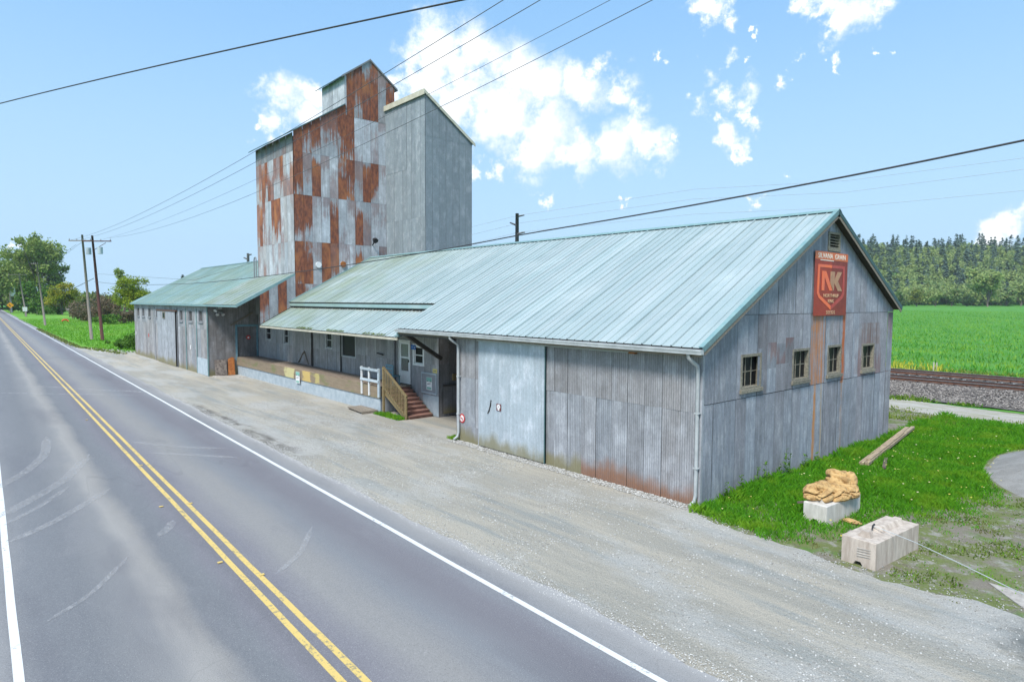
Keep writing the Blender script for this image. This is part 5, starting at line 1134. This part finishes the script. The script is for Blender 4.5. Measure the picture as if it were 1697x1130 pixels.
strip('field_flowers', 1500, (-16, 0), (40, 46), lambda X, Y, r: (nz(X, Y, .7, 4)*.5+nz(X, Y, 2.1, 1)*.6+(-6.5-X)*.22) > -.1+.9*r.random(len(X)), .30, .09, L_FLOW, 27, 'patch of yellow flowers beyond the rails', z=lambda X, Y: .05+.15*((X*7+Y*3)%1))
strip('lawn_edge_grass', 16000, (-130, -61), (-6, 0), lambda X, Y, r: (abs(Y-np.where(X < -75, -4.4-(-75-X)*-.012, -4.4+(X+75)*.16)+.1) < .5*r.random(len(X))), .16, .14, leafmat('verge weeds', (.10,.15,.03), (.22,.26,.06), (.24,.20,.09)), 28, 'rough weedy edge of the lawn by the road')
strip('lawn_grass', 60000, (-200, -63), (-3.5, 26), lambda X, Y, r: (Y > -4.2+(-75-X).clip(0, 999)*.012+(X+75).clip(0, 99)*.2) & (r.random(len(X)) < np.clip(60/(-X-20), .2, 1)), .12, .12, leafmat('lawn blades', (.09,.26,.015), (.17,.40,.02), (.22,.36,.04), ns=.15, mp=(.4,1.4,1)), 29, 'short bright grass of the lawn left of the shed')
# moss on the canopy eave
n = 1600; X = rg.uniform(-26, -14.3, n); k = nz(X, X*0, 1.7, 2)+nz(X, X*0, 5, 3)*.5 > -.4; X = X[k]; Y = -.28+.12*rg.random(len(X))**2
blades('eave_moss', X, Y, cz(Y)+.03, np.full(len(X), .015)+.025*rg.random(len(X)), .03+.03*rg.random(len(X)), leafmat('eave moss', (.10,.14,.02), (.20,.24,.03)), 31, 1.3, kind='stuff', label='green moss growing along the canopy eave', category='moss')

# ================================================================== TREES
def crown_np(rg, c, rx, rz, n, leaf, lobes, lobe_r=.42, bottom=.0, elong=1.):
    c = np.array(c, float); L = rg.standard_normal((lobes, 3)); L /= np.linalg.norm(L, axis=1)[:, None]; L *= rg.uniform(.12, .88, (lobes, 1)); L = L*np.array([rx, rx, rz])
    lr = rg.uniform(.7, 1.25, lobes)*lobe_r*min(rx, rz)
    idx = rg.integers(0, lobes, n); P = rg.standard_normal((n, 3)); P /= np.linalg.norm(P, axis=1)[:, None]; P *= (rg.uniform(0, 1, (n, 1))**.55)*lr[idx][:, None]*rg.uniform(.7, 1.35, (n, 1)); P[:, 2] *= .85
    P = P+L[idx]+c
    a = rg.standard_normal((n, 3)); a /= np.linalg.norm(a, axis=1)[:, None]; b_ = rg.standard_normal((n, 3)); b_ -= (a*b_).sum(1)[:, None]*a; b_ /= np.linalg.norm(b_, axis=1)[:, None]
    s = (leaf*rg.uniform(.6, 1.3, n))[:, None]
    V = np.stack([P-a*s*elong-b_*s*.1, P-b_*s*.6, P+a*s*elong, P+b_*s*.6], 1).reshape(-1, 3)
    return V, np.arange(n*4).reshape(n, 4), L+c, lr
def conifer_np(rg, base, h, r, n, leaf):
    t = rg.uniform(0, 1, n)**.75; z = base[2]+h*(.1+.9*(1-t*1.0)) ; rad = r*t*(.55+.45*np.abs(np.sin(t*h*1.1+rg.uniform(0, 1)))); a = rg.uniform(0, 6.283, n); q = rg.uniform(.5, 1, n)**.6
    P = np.stack([base[0]+np.cos(a)*rad*q, base[1]+np.sin(a)*rad*q, z-.12*rad], 1)
    d = np.stack([np.cos(a), np.sin(a), -.35+0*a], 1); s_ = np.stack([-np.sin(a), np.cos(a), rg.uniform(-.5, .5, n)], 1); L = (leaf*rg.uniform(.7, 1.3, n))[:, None]
    V = np.stack([P-d*L*.5, P-s_*L*.35, P+d*L, P+s_*L*.35], 1).reshape(-1, 3)
    return V, np.arange(n*4).reshape(n, 4)
def tree(name, label, base, h, w, m, seed, n, leaf, lobes=18, trunk=.35, tr=.02, group=None, lobe_r=.42, cat='tree'):
    rg = np.random.default_rng(seed); base = Vector(base); t_ = thing(name, label, cat, base, group)
    cz_ = base.z+h*(trunk+(1-trunk)*.5); rz = h*(1-trunk)*.5*1.0
    V, Fq, L, lr = crown_np(rg, (base.x, base.y, cz_), w/2*.85, rz*.85, n, leaf, lobes, lobe_r)
    npmesh('crown', V, Fq, m, t_, origin=tuple(base))
    tb_ = MB(); R = h*tr; top = Vector((base.x, base.y, cz_+rz*.3)); tb_.tube([base, base+Vector((.02*h*rg.uniform(-1, 1), 0, h*trunk*.8)), top], [R, R*.7, R*.25], 8)
    for k in range(min(lobes, 9)):
        a = base+Vector((0, 0, h*trunk*rg.uniform(.6, 1.1))); b_ = Vector(L[k]); mid = a.lerp(b_, .5)+Vector((0, 0, h*.03)); tb_.tube([a, mid, b_], [R*.45, R*.28, R*.08], 5, cap=False)
    tb_.build('trunk', M_BARK, t_, smooth=True); return t_
def gb_(x, y, D): p = at(x, y, D); return Vector((p.x, p.y, 0))
# left-hand trees beyond the lawn
tree('cottonwood_tree', 'tallest broad green tree at the left, rising above the road end', gb_(70, 512, 255), 36, 31, L_MID, 101, 16000, .50, 80, .14, .016, lobe_r=.20)
tree('cottonwood_tree', 'green tree crown left of the tallest tree, behind the road poles', gb_(36, 512, 275), 31, 22, L_MID, 2, 8000, .50, 50, .1, .016, lobe_r=.24)
tree('cottonwood_tree', 'thin wispy tree leaning out right of the tallest tree', gb_(92, 512, 262), 22, 11, leafmat('sparse olive leaves', (.09,.12,.04), (.15,.17,.08)), 3, 3600, .34, 30, .1, .010, lobe_r=.42)
tree('maple_tree', 'round yellow green tree in front of the tallest left tree', gb_(103, 509, 215), 12.6, 13.5, L_YEL, 4, 6000, .30, 40, .08, .018, lobe_r=.3)
tree('maple_tree', 'darker green bushy tree at the foot of the tall trees', gb_(62, 514, 225), 13, 12, L_HEDGE, 5, 2600, .5, 14, .08, .02)
tree('maple_tree', 'green bushy tree nearest the road end at the far left edge', gb_(18, 512, 262), 17, 15, L_MID, 6, 2800, .6, 14, .1, .02)
tree('alder_tree', 'large green tree cut by the left edge of the picture', gb_(-16, 512, 240), 25, 20, L_MID, 7, 4500, .6, 20, .12, .02)
tree('willow_tree', 'bright yellow green tree standing behind the lawn left of the shed', gb_(222, 516, 150), 12.6, 11.0, L_LIME, 8, 9000, .20, 60, .03, .018, lobe_r=.26)
tree('alder_tree', 'dusky narrow tree top behind the bright yellow green tree', gb_(206, 512, 165), 14.5, 6, L_MID, 9, 1800, .34, 12, .2, .02)
tree('alder_tree', 'small green tree between the bright tree and the shed roof', gb_(250, 512, 158), 9.2, 6, L_SOFT, 10, 1600, .32, 12, .12, .02)
for i, (px, hh, ww, m_, lb) in enumerate(((126, 5, 9, L_SOFT, 'low green tree just left of the leaning poles'), (143, 6.5, 9, L_MID, 'rounded green tree between the two poles'), (163, 6, 9, L_SOFT, 'low pale tree right of the brown pole'), (183, 5.5, 8, L_MID, 'low green tree left of the bright yellow green tree'))):
    tree('hazel_tree', lb, gb_(px, 512, 235), hh*1.5, ww, m_, 20+i, 1400, .4, 12, .05, .02)
def conifer(label, base, h, r, n, leaf, seed):
    t_ = thing('fir_tree', label, 'tree', base); V, Fq = conifer_np(np.random.default_rng(seed), base, h, r, n, leaf); npmesh('crown', V, Fq, L_DARK, t_, origin=tuple(base)); MB().tube([base, Vector(base)+Vector((0,0,h*.95))], [h*.02, .03], 6).build('trunk', M_BARK, t_)
conifer('dark fir top peeping over the left roof slope', gb_(304, 500, 160), 11.5, 3.2, 1500, .5, 31)
conifer('smaller dark fir right of the one peeping over the shed roof', gb_(316, 500, 165), 9.5, 2.4, 900, .5, 32)
# bushes
def bush(label, c, rx, rz, m, seed, n, leaf, name='bush', cat='bush', lobes=16):
    t_ = thing(name, label, cat, c); V, Fq, L, lr = crown_np(np.random.default_rng(seed), (c[0], c[1], c[2]+rz*.5), rx, rz*.6, n, leaf, lobes, .6); V[:, 2] = np.maximum(V[:, 2], c[2]-.05)
    npmesh('foliage', V, Fq, m, t_, origin=tuple(c)); MB().tube([c, Vector(c)+Vector((0, 0, rz*.6))], [.06, .02], 5).build('stem', M_BARK, t_)
p = Vector((-67.5, 1.2, 0))
bush('dark green bramble bush nearest the shed corner on the lawn', (-66.2, .5, 0), 1.7, 1.8, L_HEDGE, 41, 2600, .13, 'bramble_bush')
bush('dark green bramble bush left of the one by the shed corner', (-68.8, -.6, 0), 1.6, 1.15, L_HEDGE, 42, 2000, .12, 'bramble_bush')
bush('low bramble behind the brown pole foot', (-74.5, -.3, 0), 1.8, .7, L_HEDGE, 43, 1400, .12, 'bramble_bush')
bush('big brown leafless thicket behind the two leaning poles', gb_(168, 520, 152), 7.5, 5.5, L_BROWN, 44, 5000, .22, 'thicket', lobes=30)
bush('small brown thicket left of the big brown thicket', gb_(140, 520, 158), 4, 3.6, L_BROWN, 45, 2200, .22, 'thicket')
bush('green bush in front of the brown thicket', gb_(178, 524, 135), 3.2, 2.2, L_HEDGE, 46, 1600, .2)
bush('brown dry bush between the thicket and the shed', gb_(205, 522, 140), 4.5, 2.6, L_BROWN, 47, 1800, .2)
for i, (px, D, rx, rz, lb) in enumerate(((62, 230, 8, 3.2, 'low green hedge clump under the yellow green tree, left part'), (88, 215, 8, 3.0, 'low green hedge clump under the yellow green tree, right part'), (40, 250, 6, 2.8, 'low hedge clump beside the white box pole'))):
    bush(lb, gb_(px, 516, D), rx, rz, L_HEDGE, 50+i, 1800, .35, 'hedge_clump')
strip('dry_grass', 9000, (-260, -95), (8, 34), lambda X, Y, r: (nz(X, Y, .12, 2) > .1) & (abs(Y-(22+ (X+150)*-.03)) < 5), .9, .6, L_TAN, 61, 'tan dry grass along the back of the lawn')
# ---- right-hand wood and its named trees
def skyline(seed, n, D0, D1, x0, x1, types):
    rg = np.random.default_rng(seed); Vs = {k: [] for k in types}; Fs = {k: [] for k in types}; cnt = {k: 0 for k in types}
    for i in range(n):
        px = rg.uniform(x0, x1); D = D0+(D1-D0)*rg.uniform(0, 1); q = raydir(px, 505); x = CAMP.x+q.x*D; y = CAMP.y+q.y*D; z = terr_z(x, y)+hill_z(x, y)-.5
        u = rg.random(); far = (D-D0)/(D1-D0)
        if u < .06+.46*far**2.0:
            k = 'fir'; h = rg.uniform(14, 28); V, Fq = conifer_np(rg, (x, y, z), h, h*.19, 170, 2.0)
        else:
            k = 'soft' if rg.random() < .55 else 'mid'; h = rg.uniform(10, 19); V, Fq, _, _ = crown_np(rg, (x, y, z+h*.52), h*.40, h*.44, 230, 1.05, 8, .5)
        Vs[k].append(V); Fs[k].append(Fq+cnt[k]); cnt[k] += len(V)
    for k in types:
        if Vs[k]:
            mm = {'fir': L_DARKF, 'soft': L_SOFTF, 'mid': L_MIDF}[k]
            npmesh('hill_wood', np.concatenate(Vs[k]), np.concatenate(Fs[k]), mm, kind='stuff', label={'fir': 'dark firs of the wood covering the far hillside', 'soft': 'pale green broadleaf trees of the far hillside wood', 'mid': 'mid green broadleaf trees of the far hillside wood'}[k], category='wood')
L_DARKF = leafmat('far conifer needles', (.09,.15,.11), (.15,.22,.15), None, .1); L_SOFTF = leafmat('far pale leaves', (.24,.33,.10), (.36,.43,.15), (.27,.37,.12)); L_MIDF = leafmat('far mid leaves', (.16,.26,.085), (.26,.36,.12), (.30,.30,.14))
skyline(5, 1900, 465, 720, 1330, 1900, ('fir', 'soft', 'mid'))
def rt_(px, D): q = raydir(px, 507); x = CAMP.x+q.x*D; y = CAMP.y+q.y*D; return Vector((x, y, terr_z(x, y)-.3))
tree('cottonwood_tree', 'biggest rounded tree in front of the far wood at the right', rt_(1637, 430), 31, 31, L_SOFTF, 71, 4200, 1.0, 26, .10, .02, lobe_r=.34)
tree('poplar_tree', 'pale yellow green cone shaped tree at the foot of the far wood', rt_(1519, 440), 15.5, 10, leafmat('poplar leaves', (.15,.20,.04), (.24,.28,.06)), 72, 1600, .8, 12, .05, .02)
for i, (px, h, w_, m_, lb) in enumerate(((1452, 13, 15, L_MIDF, 'rounded tree nearest the warehouse roof edge at the field end'), (1487, 12, 14, L_MIDF, 'rounded tree left of the pale cone shaped tree'), (1550, 15, 19, L_SOFTF, 'rounded grey green tree right of the pale cone shaped tree'), (1577, 15, 18, L_MIDF, 'broad green tree midway along the field end'), (1602, 11, 13, L_SOFTF, 'low tree just left of the biggest rounded tree'), (1668, 16, 20, L_MIDF, 'dense tree just right of the biggest rounded tree'), (1692, 20, 18, L_SOFTF, 'tree at the right edge of the picture by the field end'), (1725, 17, 20, L_MIDF, 'tree beyond the right edge of the picture'))):
    tree('alder_tree', lb, rt_(px, 450), h, w_, m_, 80+i, 1300, .95, 12, .04, .02)
# distant belts that close the horizon
rgb = np.random.default_rng(9); Vs = []; Fs = []; cnt = 0
for i in range(420):
    a = rgb.uniform(math.radians(139), math.radians(232)); D = rgb.uniform(380, 520); x = CAMP.x+math.cos(a)*D; y = CAMP.y+math.sin(a)*D
    if -30 < y < 4 and x < -200 and D < 400: continue
    h = rgb.uniform(7, 13); V, Fq, _, _ = crown_np(rgb, (x, y, h*.45), h*.55, h*.45, 110, 1.3, 6, .55); Vs.append(V); Fs.append(Fq+cnt); cnt += len(V)
for i in range(170):
    px = rgb.uniform(-60, 20); D = rgb.uniform(300, 420); q = raydir(px, 505); h = rgb.uniform(16, 26); V, Fq, _, _ = crown_np(rgb, (CAMP.x+q.x*D, CAMP.y+q.y*D, h*.5), h*.35, h*.45, 160, 1.1, 8, .5); Vs.append(V); Fs.append(Fq+cnt); cnt += len(V)
npmesh('distant_wood', np.concatenate(Vs), np.concatenate(Fs), L_MID, kind='stuff', label='belt of distant trees behind the lawn and road at the left', category='wood')
# ================================================================== POLES, WIRES
def pole(label, base, top, r, m, arms=(), name='utility_pole', extra=None, armz=.35):
    base = Vector(base); top = Vector(top); t_ = thing(name, label, 'utility pole', base); MB().tube([base, top], [r, r*.62], 10).build('shaft', m, t_, smooth=True)
    for (dz, l0, l1, dr) in arms:
        c = top-Vector((0, 0, dz)); d = Vector(dr).normalized(); a = MB().beam(c+d*l0+Vector((.0, .0, 0)), c+d*l1, .11, .13).build('crossarm', m, t_)
        for q in (.03, .36, .64, .97):
            p_ = c+d*(l0+(l1-l0)*q)+Vector((0, 0, .06)); MB().tube([p_, p_+Vector((0,0,.10)), p_+Vector((0,0,.20))], [.03, .06, .03], 6).build('insulator', M_GREY, a)
    return t_
FR = RR.copy(); FR.z = 0
p1 = pole('grey weathered pole, left of the pair by the lawn corner', (-88.75,-1.24,-.05), (-89.25,-1.80,13.5), .19, M_POLE, [(.75,-1.75,1.15,FR)])
p2 = pole('dark red brown leaning pole, right of the pair by the lawn corner', (-86.55,-.36,-.05), (-87.15,-1.0,13.3), .20, M_POLER, [(.70,-1.3,2.4,FR)])
for q, pp in ((0.55, p1), (.75, p2)):
    c = Vector((-89.1,-1.65,11.0)) if pp is p1 else Vector((-87.05,-.85,11.0)); MB().tube([c+FR*q, c+FR*q+Vector((0,0,.85))], .30, 12).build('transformer', simple('pale transformer', (.35,.42,.48), (.42,.50,.56), 3), pp)
MB().beam((-87.0,-.85,11.5), Vector((-87.0,-.85,12.4))+FR*1.5, .05, .05).build('arm_brace', M_POLER, p2)
MB().box((-86.75,-.62,1.3), (-86.60,-.555,2.4)).build('white_marker', MWt, p2)
pole('slender grey pole with one short arm, second along the road', (-148.9,-1.15,0), (-149.9,-2.0,12.5), .20, M_POLE, [(.2,-1.2,.2,FR)])
p4 = pole('grey pole with a long thin arm and a white box, third along the road', (-232,1.1,0), (-233.5,-.2,13.0), .22, M_POLE, [(.4,-3.2,2.4,FR)])
MB().box((-229.5,.1,1.6), (-229.3,1.2,2.9)).build('white_box', MWt, p4); MB().box((-229.45,.55,0), (-229.35,.7,1.9)).build('box_post', M_POLE, p4)
p5 = pole('pale pole with white transformer, fourth along the road', (-304,1.2,0), (-305,.5,14.3), .26, simple('pale grey pole', (.30,.29,.27), (.40,.39,.36), 3), [(.5,-2.2,2.2,FR)])
MB().tube([(-304.2,1.6,6.4),(-304.2,1.6,9.6)], .9, 10).build('transformer', MWt, p5)
pole('black pole at the left edge of the picture', (-355,-2.6,0), (-355,-2.6,13.0), .75, M_BLACK, ())
rsn = thing('road_sign', 'amber diamond road sign far along the road', 'road sign', (-290,.1,0))
MB().tube([(-290,.1,0),(-290,.1,7.5)], .13, 6).build('post', M_POLE, rsn)
MB().prism([(-289.7,-1.0,3.0),(-289.7,.1,1.9),(-289.7,1.2,3.0),(-289.7,.1,4.1)], (.05,0,0)).build('plate', M_YSIGN, rsn); MB().prism([(-289.6,-.4,3.1),(-289.6,.1,2.6),(-289.6,.2,2.8),(-289.6,-.2,3.3)], (.03,0,0)).build('mark', MBk, rsn)
pj = at(857, 408, 75); tp = at(857, 354, 75)
p6 = thing('transmission_pole', 'dark steel pole with three short arms rising behind the main roof', 'utility pole', (pj.x, pj.y, 0))
MB().tube([(pj.x, pj.y, 0), tp], [.32, .20], 10).build('shaft', M_WIRE, p6, smooth=True)
for (x0, y0, x1, y1) in ((857,359,869,356.5),(857,374,845,369),(857,388,870,385)): MB().tube([at(x0, y0, 75), at(x1, y1, 75)], [.13, .08], 6).build('arm', M_WIRE, p6)
pj = at(411, 450, 85); tp = at(411, 420, 85); p7 = thing('transmission_pole', 'dark steel pole peeping over the shed roof left of the tower', 'utility pole', (pj.x, pj.y, 0))
MB().tube([(pj.x, pj.y, 0), tp], [.28, .17], 8).build('shaft', M_WIRE, p7)
for (x0, y0, x1, y1) in ((411,423,417,421.5),(411,430,404,427)): MB().tube([at(x0, y0, 85), at(x1, y1, 85)], [.12, .08], 6).build('arm', M_WIRE, p7)
def wire(label, pts, r, m, n=40, name='power_line', group=None):
    """smooth parabola through points (least squares), drawn as a tube"""
    P = np.array([tuple(p) for p in pts], float); tt = P[:, 0]-P[0, 0]; dg = 2 if len(P) > 2 else 1
    cy_ = np.polyfit(P[:, 0], P[:, 1], 1); cz__ = np.polyfit(P[:, 0], P[:, 2], dg)
    xs = np.linspace(P[:, 0].min(), P[:, 0].max(), n); Q = [(x, np.polyval(cy_, x), np.polyval(cz__, x)) for x in xs]
    o = MB().tube(Q, r, 5).build(name, m, None, smooth=True); return props(o, label, 'wire', group)
def ext(pts, x1, z1): return pts+[(x1, pts[-1][1] if False else pts[0][1], z1)]
wire('topmost power line crossing above the tower cupola', [(-89.9,-2.9,12.9),(-69.4,-2.9,12.06),(-23.1,-2.9,12.38),(-10.6,-2.9,12.91),(-4.6,-2.9,13.17),(25,-2.9,14.9)], .011, M_WIRE)
wire('second power line down, crossing the cupola wall', [(-88.9,-2.0,12.9),(-70.8,-2.0,12.23),(-25.5,-2.0,12.37),(-11.6,-2.0,12.99),(-4.1,-2.0,13.26),(25,-2.0,15)], .011, M_WIRE)
wire('third, thinner power line crossing the tower below its eave', [(-86.6,-.2,12.8),(-30.6,-.2,12.37),(-11.8,-.2,13.22),(-3.1,-.2,13.48),(25,-.2,15.2)], .008, M_WIRE)
wire('lowest of the four power lines crossing the tower face', [(-85.6,.6,12.85),(-80.3,.6,12.87),(-32.9,.6,12.2),(-13.3,.6,12.58),(-2.5,.6,13.51),(25,.6,15.8)], .011, M_WIRE)
wire('thick twisted cable crossing the top left of the sky', [at(-260,226,33), at(0,194,25), at(162,150,22), at(389,91,18), at(700,2,13), at(860,-55,10.5)], .020, M_CABLE, name='overhead_cable')
cb = [(25,-1,9.3),(6.36,-1,7.81),(3.37,-1,7.61),(-1.44,-1,7.38),(-5.82,-1,7.24),(-8.08,-1,7.10),(-13.8,-1,6.87),(-23,-1,6.62),(-40.7,-1,6.32),(-69.4,-1,6.75),(-86.9,-1,7.5)]
Q = [Vector(p) for p in cb]; Q2 = []
for i in range(len(Q)-1):
    for j in range(6): Q2.append(Q[i].lerp(Q[i+1], j/6))
Q2.append(Q[-1])
for _ in range(10): Q2 = [Q2[0]]+[(Q2[i-1]+Q2[i]*2+Q2[i+1])/4 for i in range(1, len(Q2)-1)]+[Q2[-1]]
o = MB().tube(Q2, .019, 6).build('overhead_cable', M_CABLE, None, smooth=True); props(o, 'thick black cable sagging low in front of the whole roof', 'wire')
o = MB().tube([(-87,-1,7.9),(-110,-1.1,6.6),(-149.5,-1.6,7.6),(-190,-.5,5.6),(-232.8,.4,6.9),(-300,1,5.6),(-355,-2.6,8.6)], .035, 5).build('overhead_cable', M_CABLE, None); props(o, 'dark cable running from the leaning poles to the far road poles', 'wire')
for i, (za, zb_, lb) in enumerate(((12.9, 12.2, 'upper thin line between the far road poles'), (12.2, 11.6, 'lower thin line between the far road poles'))):
    o = MB().tube([(-89,-1.5-i,za),(-119,-1.6-i,zb_-.6),(-149.8,-2.0-i*.4,zb_),(-190,-1-i,zb_-.9),(-233.4,-.2-i,zb_+.4),(-270,.2,zb_),(-305,.5,zb_+1)], .02, 4).build('power_line', M_WIRE, None); props(o, lb, 'wire')
o = MB().tube([(XT-6.6,1.8,7.9),(-50,1.2,6.9),(-87.1,-.9,8.5)], .012, 5).build('service_line', M_WIRE, None); props(o, 'thin service line from the tower corner to the leaning poles', 'wire')
for i, (ya, yb, lb) in enumerate(((358, 262, 'uppermost faint line over the field'), (371, 281, 'middle faint line over the field'), (386, 316, 'lowest faint line behind the gable peak'))):
    o = MB().tube([at(782, ya+18, 85), at(860, ya-1, 75), at(1150, (ya+yb)/2+4, 68), at(1400, yb+38 if i < 2 else yb+28, 62), at(1697, yb, 56), at(1900, yb-35, 50)], .016, 4).build('transmission_line', M_GUT, None); props(o, lb, 'wire')
# small things on the lawn
p = Vector((-172, 4.2, 0)); o = MB().tube([(-172,3.9,.12),(-172,4.2,.42),(-172,4.8,.45),(-172,5.2,.12)], [.14,.2,.2,.12], 8).build('orange_kayak', M_ORANGE, None, smooth=True); props(o, 'small orange object lying on the lawn', 'lawn object')
fb = thing('footbridge', 'dark low trestle bridge showing under the trees behind the lawn', 'bridge', gb_(122, 508, 228))
c = gb_(122, 508, 228); MB().beam(c+FR*-6+Vector((0,0,3.0)), c+FR*7+Vector((0,0,3.4)), .8, .5).build('deck', M_DECK, fb)
for q in (-5, -1, 3, 6.5): MB().beam(c+FR*q, c+FR*q+Vector((0,0,2.9)), .6, .6).build('pier', M_DARK, fb)
# white gas pipe marker posts beyond the rails
for i, (px, lb) in enumerate(((1548, 'left white marker post in the grass beyond the rails'), (1553, 'right white marker post in the grass beyond the rails'))):
    q = raydir(px, 592); s_ = (43+14-1)/q.y*1.0; x = CAMP.x+q.x*s_; y = CAMP.y+q.y*s_; o = MB().tube([(x, y, -.3), (x, y, .75)], .05, 8).build('marker_post', M_CREAM, None); props(o, lb, 'post', 'marker posts beyond the rails')
hz = MB().box((-1500, -120, -3), (420, 1300, 135)).build('haze', M_WIRE, None, kind='stuff', label='faint spring haze over the fields and far wood', category='haze')
m = bpy.data.materials.new('haze'); m.use_nodes = True; t = m.node_tree; t.nodes.clear(); o_ = N(t, 'ShaderNodeOutputMaterial'); vp = N(t, 'ShaderNodeVolumePrincipled')
vp.inputs['Color'].default_value = (.80,.88,.96,1); vp.inputs['Density'].default_value = .00016; vp.inputs['Anisotropy'].default_value = .3; t.links.new(vp.outputs[0], o_.inputs['Volume'])
hz.data.materials.clear(); hz.data.materials.append(m)
print('objects', len(bpy.data.objects))
